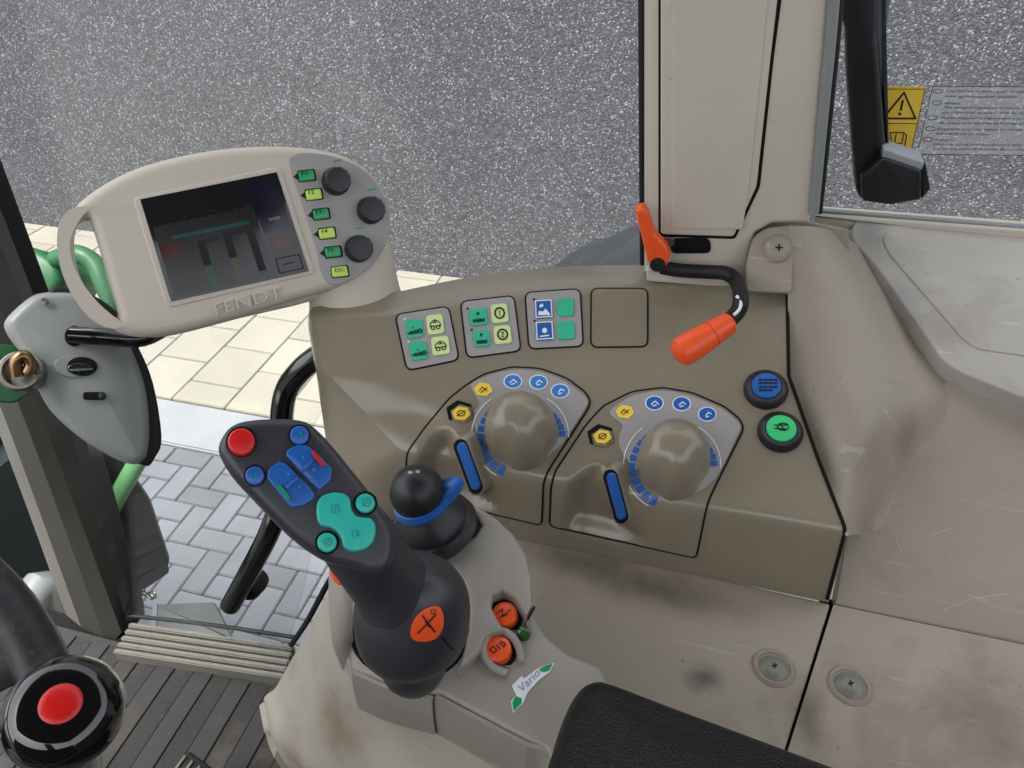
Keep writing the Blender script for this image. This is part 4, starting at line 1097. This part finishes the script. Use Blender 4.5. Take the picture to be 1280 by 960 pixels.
# spinner knob clamped on the rim
kc = PD(80, 889, .46)
kn = (-(ray(80, 889).normalized()) * .75 + Vector((-.1, .1, .25))).normalized()
spn = thing('spinner_knob', 'glossy black round spinner knob with red cap on the steering wheel', 'knob', kc - kn * .05)
kb_ = [(r9 * .8, h9 * .85) for r9, h9 in ((.012, -.05), (.012, -.026), (.02, -.0255), (.028, -.020), (.0335, -.011), (.0345, -.003), (.033, .005), (.029, .0115), (.023, .0155), (.0175, .0165), (.0126, .0160), (.0118, .0158))]
lathe('knob', kb_, kc, kn, m_gloss, spn, 48)
lathe('cap', [(.0096, .010), (.0096, .0134), (.0088, .0141), (.005, .0146), (.0005, .0147)], kc, kn, m_red, spn, 40)
e_ = kc - kn * .045
rimp = min((swc + (sa_ * math.cos(t) + sb_ * math.sin(t)) * .2 for t in [2 * math.pi * k / 720 for k in range(720)]), key=lambda p: (p - e_).length)
tube('clamp', [kc - kn * .03, e_, rimp], .013, m_metal, spn, 12, 4)
lathe('clamp_band', [(.0165, -.014), (.0205, -.014), (.0205, .014), (.0165, .014)], rimp, (swc - rimp).cross(sn), m_metal, spn, 24)

# ================================================================== OUTSIDE THE DOOR
gr = thing('grab_rail', 'bent glossy black grab rail inside the door glass', 'grab rail', PY(285, 765, .47))
tube('rail', [PY(420, 432, .55), PY(398, 445, .55), PY(377, 462, .545), PY(360, 484, .54), PY(353, 512, .53), PY(352, 560, .52), PY(350, 620, .50), PY(338, 662, .48), PY(316, 706, .465), PY(288, 757, .45)], .0125, m_gloss, gr, 16, 6)
lathe('mount_knob', [(.014, -.02), (.016, -.012), (.016, .006), (.012, .012), (.001, .013)], PY(313, 733, .475), (0, -1, .3), m_seal, gr, 20)
mg = thing('mudguard', 'black front mudguard hanging outside behind the front pillar', 'mudguard', PY(170, 742, .95))
mpl = Plane(PY(160, 650, .95), (.5, -.75, .45))
slab('shell', rpoly([(60, 520), (110, 556), (152, 576), (186, 626), (211, 702), (207, 716), (168, 744), (150, 735)], 5), mpl, .02, mat('mudguard_black', (9, 10, 11), .5, .3), mg, .003)
slab('lower_edge', rpoly([(166, 730), (208, 702), (211, 716), (170, 744)], 2), mpl, .008, m_seal, mg, .001, h=.004)
prop(tube('green_strut', [mpl.hit(176, 570, .06), mpl.hit(152, 612, .05), mpl.hit(134, 646, .03)], .021, m_greenl, None, 12, 3), 'light green painted strut crossing the black mudguard', 'strut')
ch = thing('chain', 'short dark chain hanging at the mudguard edge', 'chain', mpl.hit(185, 742, .0))
for k in range(7):
    c = mpl.hit(170 + k * 3.6, 742 - 3 * math.sin(k), .012); u, v, d = frame(Vector((random.random(), random.random(), random.random())))
    tube('link', [c + (u * math.cos(t) * .013 + v * math.sin(t) * .008) for t in [2 * math.pi * i / 12 for i in range(12)]], .0028, m_metal, ch, 6, 1, closed=True)
stp = thing('entry_step', 'flat grey entry step plate outside below the sill', 'step', PZ(230, 790, -.5))
slab('plate', rpoly([(196, 755), (268, 752), (292, 800), (186, 800)], 3), Plane(PZ(230, 770, -.45), (0, -.1, 1)), .03, m_step, stp, .004)
slab('edge_strip', [(186, 800), (190, 754), (197, 754), (194, 800)], Plane(PZ(230, 770, -.45), (0, -.1, 1)), .02, m_paver, stp, .002, h=.003)
# green tank end with loop handle
tk = thing('green_tank', 'green tank end with dark round opening and loop handle outside', 'tank', PY(50, 380, 1.05))
tkp = Plane(PY(40, 340, 1.05), (.25, -.75, .6))
pillow('end', cr([(-60, 300), (-10, 300), (30, 306), (60, 320), (75, 340), (70, 362), (40, 380), (-60, 390)], 4), tkp, .15, m_greenp, tk, .02, .01, center=(0, 345))
slab('opening', ell(20, 336, 22, 17), tkp, .004, m_seal, tk, .001, h=.013)
tube('handle', [tkp.hit(70, 325, .0), tkp.hit(96, 318, .02), tkp.hit(118, 330, .02), tkp.hit(130, 355, .02), tkp.hit(140, 385, .01), tkp.hit(120, 420, -.02)], .02, m_greenp, tk, 12, 5)
# dark bonnet side and hose seen through the windscreen
bon = thing('bonnet', 'dark engine bonnet side seen through the windscreen beside the front pillar', 'bonnet', (-1.55, .75, -.6))
gbox('side_panel', -2.4, -1.25, .1, .9, -.65, .05, mat('bonnet_paint', (34, 44, 46), .35, .5), bon, .05)
gbox('side_vent', -2.0, -1.4, .902, .915, -.4, -.1, m_seal, bon, .004)
prop(tube('grey_hose', [PZ(20, 800, -.25), PZ(48, 735, -.2), PZ(70, 770, -.28), PZ(60, 840, -.4)], .035, m_box, None, 14, 6), 'blue-grey bent hose below the dark bonnet', 'hose')
# rear mudguard and tyre behind the pillar
rm = thing('rear_mudguard', 'grey rounded rear mudguard outside behind the cream pillar', 'mudguard', (.22, 1.03, .03))
arc_ = [(.13 - .5 * math.cos(R(a)), .03 + .5 * math.sin(R(a))) for a in range(0, 91, 6)] + [(.4, .53), (.8, .52), (1.1, .42), (1.3, .2)]
gr_ = [[Vector((x if 0 < k < 3 else x + .015, y, z - (0 if 0 < k < 3 else .015))) for x, z in arc_] for k, y in enumerate((.93, .95, 1.10, 1.13))]
gridsurf('shell', gr_, m_tyre, rm, 1, 3, thick=.01)

# ================================================================== ORANGE HANDLES AT THE PILLAR FOOT
lv = thing('orange_lever', 'small orange lever handle at the foot of the cream pillar', 'lever', ppl.hit(822, 338))
slab('handle', rpoly([(793, 263), (805, 259), (810, 266), (819, 293), (834, 309), (839, 321), (833, 335), (819, 338), (810, 330), (802, 297)], 6, 4), ppl, .012, m_orange, lv, .003, h=.026)
lathe('socket', [(.0072, -.004), (.0072, .0006), (.0058, .0009), (.0005, .0009)], ppl.hit(822, 331, .0262), ppl.n, m_seal, lv, 18)
tube('pivot', [ppl.hit(824, 322, -.002), ppl.hit(824, 322, .016)], .0105, m_metal, lv, 16, 1)
crk = thing('orange_crank', 'bent black rod with orange grip hanging over the console', 'crank handle', cast(BV, 860, 445)[0])
def over(x, y, h): c = cast(BV, x, y); return c[0] + Vector((0, -.35, .9)).normalized() * h
tube('rod', [ppl.hit(826, 334, .018), ppl.hit(850, 338, .02), ppl.hit(885, 340, .024), ppl.hit(908, 342, .034), ppl.hit(921, 353, .048), PD(926, 372, .645), PD(921, 391, .640), PD(895, 413, .634)], .0066, m_seal, crk, 14, 6)
tube('circlip', [PD(921, 370, .637), PD(926, 378, .634), PD(924, 387, .632), PD(917, 394, .631)], .0014, m_white, crk, 8, 5)
ga, gb_ = PD(914, 402, .628), PD(844, 445, .610)
ax_ = gb_ - ga; L = ax_.length
gp_ = [(r9 * 1.28, h9) for r9, h9 in ((.0055, 0), (.0072, .002), (.0082, .3 * L), (.0085, .36 * L), (.0079, .365 * L), (.0079, .375 * L), (.0086, .38 * L), (.0096, .6 * L), (.0099, .8 * L), (.0092, .92 * L), (.006, .985 * L), (.0005, L))]
lathe('grip', gp_, ga, ax_, m_orange, crk, 28)

# ================================================================== BLACK WINDOW LATCH
wl = thing('black_grab_handle', 'long black plastic handle with square foot hanging in front of the rear side window', 'window handle', gpl.hit(1110, 255, .04))
wpl = Plane(gpl.hit(1090, 120, .045), gpl.n)
slab('arm', rpoly([(1020, -300), (1044, 0), (1058, 40), (1059, 95), (1066, 190), (1070, 240), (1077, 252), (1104, 254), (1108, 190), (1102, 112), (1097, 40), (1099, 0), (1090, -300)], 8, 4), wpl, .028, m_black, wl, .005)
slab('arm_flank', rpoly([(1086, -300), (1094, 0), (1093, 40), (1100, 112), (1105, 180), (1112, 182), (1107, 112), (1108, 40), (1114, 0), (1106, -300)], 3, 3), wpl, .03, mat('latch_flank', (92, 98, 106), .4, .5), wl, .003, h=-.008)
fp = [(1076, 222), (1104, 196), (1152, 212), (1152, 250), (1114, 257), (1078, 252)]
slab('foot', rpoly(fp, 4, 3), wpl, .03, m_black, wl, .003, h=.012)
slab('foot_top', rpoly([(1104, 186), (1156, 203), (1152, 213), (1102, 197)], 2, 2), wpl, .026, mat('latch_edge', (150, 154, 160), .4, .5), wl, .001, h=.010)
slab('foot_end', rpoly([(1151, 212), (1157, 204), (1163, 236), (1152, 250)], 2, 2), wpl, .024, m_black, wl, .001, h=.008)

# ================================================================== ARMREST HOUSING
ah = thing('armrest_housing', 'tan armrest housing with orange buttons and script sticker under the joysticks', 'armrest console', PZ(560, 900, .46))
dk = plane3(PZ(445, 835, .535), PZ(660, 925, .535), PZ(690, 800, .545))
deck = slab('deck', rpoly([(438, 837), (428, 780), (436, 700), (560, 650), (640, 690), (664, 764), (682, 793), (710, 816), (752, 832), (780, 900), (760, 990), (690, 985), (683, 936), (658, 925), (548, 866), (536, 866), (482, 853)], 8, 4), dk, .05, m_arm, ah, .004)
# side skirt with two panel joints
sk_t = [(440, 838), (482, 856), (541, 871), (544, 868), (659, 929), (684, 940), (700, 985)]
for (a, b) in ((0, 2), (3, 4), (4, 6)):
    pts = sk_t[a:b + 1]
    top = [dk.hit(x, y, .001) for x, y in pts]
    out = Vector((-.2, -1, 0)).normalized()
    gridsurf('side_cover', [[p + out * .001 + Vector((0, 0, -.002)) for p in top], [p + out * .003 + Vector((0, 0, -.02)) for p in top], [p + out * .003 + Vector((0, 0, -.045)) for p in top]], m_arm, ah, 4, 4, thick=.003)
# raised shell round the two joysticks
rpx = [(565, 622), (598, 632), (622, 648), (643, 668), (658, 692), (664, 720), (666, 757), (659, 772), (650, 757), (641, 745), (628, 738), (616, 744), (614, 758), (622, 773), (631, 788), (618, 790), (606, 796), (601, 811), (586, 827), (571, 838), (580, 812), (586, 785), (587, 760), (581, 732), (566, 706), (541, 691), (570, 683), (594, 669), (602, 656), (596, 644), (575, 634)]
rpl = Plane(dk.o + dk.n * .022, (dk.n + Vector((.10, -.05, 0))).normalized())
slab('raised_shell', rpx, rpl, .028, m_arm, ah, .003)
slab('shell_joint', strokes([[(660, 773), (668, 758)]], 2)[0], rpl, .003, m_dark, ah, .0003, h=.0006)
# front cheek wall of the well behind the grip and the wing at its door side
wing = [[(411, 715, .575), (424, 708, .580), (440, 705, .58)], [(411, 760, .56), (428, 755, .565), (441, 752, .565)], [(416, 806, .545), (432, 795, .548), (441, 790, .548)], [(430, 838, .53), (437, 815, .535), (443, 802, .535)]]
gridsurf('wing', [[PZ(*p) for p in r] for r in wing], m_arm, ah, 5, 6, thick=.004)
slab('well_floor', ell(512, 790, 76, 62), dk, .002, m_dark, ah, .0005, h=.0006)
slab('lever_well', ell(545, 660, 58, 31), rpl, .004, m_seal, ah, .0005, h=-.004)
# orange buttons, horseshoe guard, lamp
for (x, y), gl in (((632, 771), 0), ((624, 814), 1)):
    c = dk.hit(x, y + 1); n = (dk.n + Vector((0, -.12, 0))).normalized()
    ob = lathe('orange_button', [(.0092, -.002), (.0092, .006), (.0086, .0078), (.0070, .0086), (.0005, .0088)], c, n, m_orange, ah, 28)
    lathe('button_well', [(.0125, -.002), (.0125, .0008), (.0095, .0010), (.0094, .0002)], c, n, m_dark, ah, 28)
    pt = Plane(c + n * .0089, n); cc = to_px(c + n * .0089)
    if gl == 0: L = [[(cc.x - 9, cc.y + 1), (cc.x - 2, cc.y - 5), (cc.x - 3, cc.y + 4), (cc.x + 8, cc.y - 4)], [(cc.x - 6, cc.y + 6), (cc.x + 4, cc.y + 2)]]
    else: L = [[(cc.x - 10, cc.y + 3), (cc.x - 5, cc.y + 7), (cc.x - 1, cc.y + 3), (cc.x - 6, cc.y - 2), (cc.x - 10, cc.y + 3)], [(cc.x - 2, cc.y - 4), (cc.x + 3, cc.y + 2)], [(cc.x + 2, cc.y - 6), (cc.x + 8, cc.y - 1), (cc.x + 10, cc.y - 5), (cc.x + 4, cc.y - 8)]]
    print_polys('symbol_print', strokes(L, 1.3), m_ink, ob, pl=pt, h=.0003)
tube('button_guard', [dk.hit(634, 842, .002), dk.hit(615, 833, .004), dk.hit(604, 815, .007), dk.hit(608, 797, .009), dk.hit(622, 788, .009), dk.hit(638, 794, .008), dk.hit(648, 808, .006), dk.hit(652, 826, .002)], .0028, m_arm, ah, 10, 6)
lathe('indicator_lamp', [(.0050, -.001), (.0050, .003), (.0042, .0052), (.002, .0062), (.0004, .0064)], dk.hit(655, 793), dk.n, mat('lamp_green', (48, 84, 40), .12, .6), ah, 20)
# script sticker
def c8(x, y): return (560 + x / 5.65, 730 + y / 5.65)
stv = [(750, 560), (722, 622), (640, 682), (565, 765), (532, 842), (458, 915), (445, 830), (482, 790), (450, 722), (522, 650), (536, 672), (620, 608), (682, 576)]
st = print_polys('script_sticker', [[c8(*p) for p in stv]], m_white, ah, pl=dk, h=.0006)
for g5 in (((740, 566), (716, 616), (672, 628), (640, 608), (684, 580)), ((480, 795), (522, 812), (520, 845), (464, 902), (455, 836))):
    print_polys('sticker_green', [[c8(*p) for p in g5]], m_gbtn, st, pl=dk, h=.0009)
print_polys('sticker_letters', textpolys('Vario', c8(520, 775), c8(655, 640), 10, .2), mat('sticker_grey', (120, 140, 165), .5), st, pl=dk, h=.0009)

# leg shroud below the armrest, down to the floor
shp = [[(412, 737, .47), (416, 785, .475), (438, 850, .49), (484, 882, .492), (596, 946, .492), (690, 1000, .49)],
       [(381, 795, .42), (396, 838, .43), (428, 885, .445), (478, 925, .45), (572, 985, .455), (680, 1040, .455)],
       [(347, 856, .36), (362, 900, .375), (398, 942, .39), (455, 985, .40), (556, 1050, .41), (670, 1095, .41)],
       [(334, 888, .32), (345, 935, .325), (372, 966, .33), (440, 1012, .34), (545, 1085, .35), (660, 1130, .35)]]
shr = [[PZ(*p) for p in r] for r in shp]
shr.append([Vector((p.x + .03, p.y + .01, .15)) for p in shr[-1]]); shr.append([Vector((p.x + .03, p.y + .01, .0)) for p in shr[-2]])
sh_o = gridsurf('leg_shroud', shr, mat('shroud_plastic', (166, 159, 146), .5, .45, .2, 1100, .06, 8, .55, (104, 90, 70), 11), None, 6, 6, thick=.005)
stain_shade(MATS['shroud_plastic'], PZ(420, 905, .43), (.05, .05, .04), (112, 92, 68), .7, 50)
stain_shade(MATS['shroud_plastic'], PZ(375, 925, .36), (.03, .05, .03), (120, 100, 76), .6, 60)
prop(sh_o, 'dirty cream curved shroud below the armrest next to the floor mat', 'shroud')

# ================================================================== BLACK CUSHION
cpl = plane3(PZ(700, 900, .585), PZ(960, 930, .585), PZ(750, 845, .585))
cush = pillow('armrest_cushion', cr([(684, 955), (691, 925), (701, 894), (713, 866), (727, 847), (745, 839), (768, 843), (840, 870), (960, 914), (1080, 959), (1200, 1010), (1210, 1060), (1100, 1130), (900, 1140), (740, 1100), (690, 1010)], 4), cpl, .055, m_leather, None, .017, .006, center=(900, 1000), seg=8)
prop(cush, 'black grained leather armrest cushion behind the script sticker', 'armrest')

# ================================================================== MULTI-FUNCTION JOYSTICK
hc = PD(392, 622, .40)
hn = (-(ray(392, 622).normalized()) + Vector((.05, .05, .10))).normalized()
hp = Plane(hc, hn)
joy = thing('multifunction_joystick', 'large black joystick with red, blue and teal buttons on its tilted head', 'joystick', dk.hit(525, 838))
hout = cr([(272.5, 563), (278, 543), (292, 529), (316, 523), (353, 521.5), (378, 524), (393, 532), (413, 552), (440, 585), (463, 614), (480, 640), (491, 660), (495, 680), (492, 702), (481, 715), (463, 717), (443, 711), (411, 702), (381, 684), (353, 660), (316, 622), (288, 591)], 4)
pillow('head', hout, hp, .022, m_joy, joy, .006, .0012, center=(395, 625), seg=6)
slab('head_underside', [(x * .94 + 24, y * .94 + 38) for x, y in hout], hp, .018, m_black, joy, .004, h=-.014)
HB = hp
pillow('red_button', ell(301.5, 552, 17.3), hp, .008, m_red, joy, .0016, .0006, h=.0042)
for x, y in ((318.5, 594.5), (374.5, 544)):
    slab('button_well', ell(x, y, 14), hp, .003, m_dark, joy, .0003, h=.0012)
    b_ = pillow('blue_button', ell(x, y, 12), hp, .005, m_blue, joy, .0012, .0006, h=.0035)
    print_polys('dot_print', [ell(x + 1, y, 2.2, n=10)], m_gbtn, b_, pl=hp, h=.0046)
slab('button_well', ell(301.5, 552, 19.3), hp, .003, m_dark, joy, .0003, h=.0012)
def c6(x, y): return (260 + x / 3.556, 510 + y / 3.556)
rk = [([(262, 312), (268, 268), (318, 234), (345, 245), (400, 300), (440, 335), (474, 378), (474, 402), (424, 436), (372, 443), (345, 415)], m_gbtn, [(302, 332), (322, 338), (368, 400), (352, 408)], (375, 335)),
      ([(345, 208), (352, 186), (395, 163), (440, 163), (500, 215), (552, 268), (550, 305), (540, 330), (496, 366), (455, 330)], m_red, [(458, 196), (474, 190), (522, 252), (506, 262)], (440, 260))]
for o_, mm, bar, cn in rk:
    o6 = [c6(*p) for p in o_]
    k = pillow('rocker_switch', rpoly(o6, 3, 3), hp, .005, m_blue, joy, .0012, .0005, h=.0034, center=c6(*cn))
    slab('rocker_bar', [c6(*p) for p in bar], hp, .002, mm, k, .0004, h=.0052)
    for d in (-.0,): pillow('rocker_ridge', rpoly([c6(cn[0] - 34, cn[1] + 14), c6(cn[0] + 20, cn[1] - 34), c6(cn[0] + 32, cn[1] - 22), c6(cn[0] - 22, cn[1] + 26)], 1.5, 2), hp, .004, m_blue, k, .0006, .0002, h=.0062)
    for e in ((-18, -38), (28, 18)):
        c = c6(cn[0] + e[0], cn[1] + e[1]); print_polys('dot_print', [ell(c[0], c[1], 2, n=10)], m_bluel, k, pl=hp, h=.0044)
hg = [(482, 455), (486, 415), (510, 385), (560, 372), (605, 378), (632, 398), (636, 425), (640, 455), (660, 480), (690, 486), (725, 487), (745, 512), (749, 555), (735, 600), (705, 628), (660, 640), (622, 634), (600, 615), (594, 580), (575, 550), (545, 530), (505, 525), (486, 500)]
hgp = rpoly([c6(*p) for p in hg], 3, 3)
hgo = slab('teal_rocker', hgp, hp, .005, m_teal, joy, .0016, h=.0044, seg=4)
print_polys('symbol_print', strokes([[c6(548, 470), c6(545, 440), c6(575, 432), c6(582, 462), c6(552, 472)], [c6(562, 462), c6(566, 442)], [c6(640, 580), c6(636, 552), c6(660, 545), c6(668, 572)], [c6(655, 575), c6(660, 556)]], .8), mat('teal_dark', (20, 120, 112), .4), hgo, pl=hp, h=.0048)
for x, y in ((457, 629), (409, 678)):
    slab('button_well', ell(x, y, 15), hp, .003, m_dark, joy, .0003, h=.0012)
    b_ = pillow('teal_button', ell(x, y, 12.3), hp, .005, m_teal, joy, .0012, .0006, h=.0036)
    print_polys('symbol_print', strokes([ell(x, y, 5, n=12) + [(x + 5, y)], [(x - 2, y + 2), (x + 2, y - 2)]], .8), MATS['teal_dark'], b_, pl=hp, h=.0046)
# grip and bell-shaped boot: rings across a bent axis, radii in metres
def ring_px(x, y, dist, rx, ry, tilt, n=40):
    """ring facing along tilt-vector, centre at picture point"""
    c = PD(x, y, dist); u, v, d = frame(tilt)
    u = (RI - d * RI.dot(d)).normalized(); v = d.cross(u)
    return [c + u * rx * math.cos(2 * math.pi * k / n) + v * ry * math.sin(2 * math.pi * k / n) for k in range(n)]
hup = (hp.hit(392, 622) - dk.hit(525, 838)).normalized()
def px_loft(name, prof, m_, parent):
    rings = []
    for i, (x, y, dist, rx, ry) in enumerate(prof):
        a = PD(*prof[max(i - 1, 0)][:3]); b = PD(*prof[min(i + 1, len(prof) - 1)][:3])
        rings.append(ring_px(x, y, dist, rx, ry, b - a))
    rings = [list(r) for r in zip(*[cr(list(c), 3, False) for c in zip(*rings)])]
    return loft(name, rings, m_, parent)
boot = px_loft('boot', [(520, 846, .530, .017, .017), (518, 836, .524, .0205, .021), (517, 826, .517, .0222, .023), (516, 817, .510, .0235, .024), (514, 812, .507, .0280, .025), (513, 802, .501, .0330, .028), (514, 788, .493, .0352, .030), (515, 770, .484, .0358, .030), (517, 750, .476, .0350, .029), (520, 731, .470, .0320, .027), (523, 715, .466, .027, .024), (526, 704, .463, .018, .018), (527, 698, .462, .007, .008)], m_joy, joy)
grip = px_loft('grip', [(512, 768, .478, .026, .022), (500, 748, .468, .0252, .022), (488, 730, .459, .0235, .0215), (475, 714, .449, .0222, .0205), (463, 698, .439, .0215, .020), (450, 678, .428, .0215, .020), (438, 660, .420, .020, .019)], m_joy, joy)
GB = bvh_of(grip, boot)
em = drape('orange_emblem', cr([(513, 788), (519, 772), (533, 760), (548, 758), (554, 771), (552, 787), (543, 798), (528, 801), (516, 798)], 3), GB, m_orange, joy, .0008, .002, 6)
EB = bvh_of(grip, boot, em)
print_polys('cross_print', strokes([[(522, 791), (544, 768)], [(528, 769), (543, 789)], [(532, 776), (537, 783)]], 2.0) + strokes([ell(541, 764, 3, n=8) + [(544, 764)]], .9), m_ink, joy, bv=EB, h=.0009)
drape_line('mould_line', [(552, 796), (560, 806), (566, 812)], GB, .0006, m_dark, joy)
pillow('side_trigger', rpoly([(410, 710), (417, 708), (427, 728), (424, 733), (416, 726)], 2, 3), Plane(PD(418, 720, .436), -FW), .012, m_orange, joy, .001, .0004)
pillow('side_trigger', rpoly([(440, 734), (446, 737), (449, 747), (444, 746)], 1.5, 3), Plane(PD(444, 741, .442), -FW), .01, m_orange, joy, .0008, .0003)

# ================================================================== CROSS LEVER
cl = thing('cross_lever', 'short black ball-topped cross lever with blue collar behind the large joystick', 'lever', rpl.hit(545, 662))
bc = PD(522, 616, .535)
la = (bc - rpl.hit(548, 668)).normalized(); la = (la + Vector((0, 0, .6))).normalized()
RB = .0198
lathe('ball', [(.0005, -RB)] + [(RB * math.cos(R(a)), RB * math.sin(R(a)) * (1.0 if a < 0 else 1.06)) for a in range(-80, 90, 10)] + [(.0005, RB * 1.06)], bc, la, m_black, cl, 40)
print_polys('ball_mark', [ell(513, 591, 3.2, 2, 10), ell(522, 590, 3, 2, 10)], m_grey, cl, bv=bvh_of(cl.children[0]), h=.0004)
# blue collar: tilted crescent flange, longer towards the tab
V = []; n_ = 48; cu, cv_, cdn = frame((la + Vector((-.10, -.05, 0))).normalized())
cu = (RI - cdn * RI.dot(cdn)).normalized(); cv_ = cdn.cross(cu)
rings = []
for rr0, hh in ((.0150, -.0085), (.0195, -.0125), (.0215, -.0095), (.0205, -.0045), (.0165, -.0035)):
    rg = []
    for k in range(n_):
        t = 2 * math.pi * k / n_
        tab = math.exp(-((((t - R(8) + math.pi) % (2 * math.pi)) - math.pi) / .32) ** 2)
        r = rr0 + tab * .0125 * (1 if rr0 > .016 else 0)
        rg.append(bc + cdn * (hh + .006 * tab) + cu * r * math.cos(t) + cv_ * r * math.sin(t))
    rings.append(rg)
rings.append(rings[0])
loft('blue_collar', rings, m_blue, cl, (False, False))
bb = rpl.hit(546, 662)
bprof = []
for t, r, off in ((0, .0315, -.002), (.10, .0325, 0), (.16, .0300, 0), (.20, .0285, 0), (.26, .0310, 0), (.34, .0295, 0), (.38, .0265, 0), (.42, .0285, 0), (.52, .0275, 0), (.75, .019, 0), (.95, .014, 0)):
    c = bb.lerp(bc - la * .010, t)
    bprof.append([c + (cu * math.cos(2 * math.pi * k / 40) + cv_ * math.sin(2 * math.pi * k / 40)) * r for k in range(40)])
loft('boot', bprof, m_black, cl)
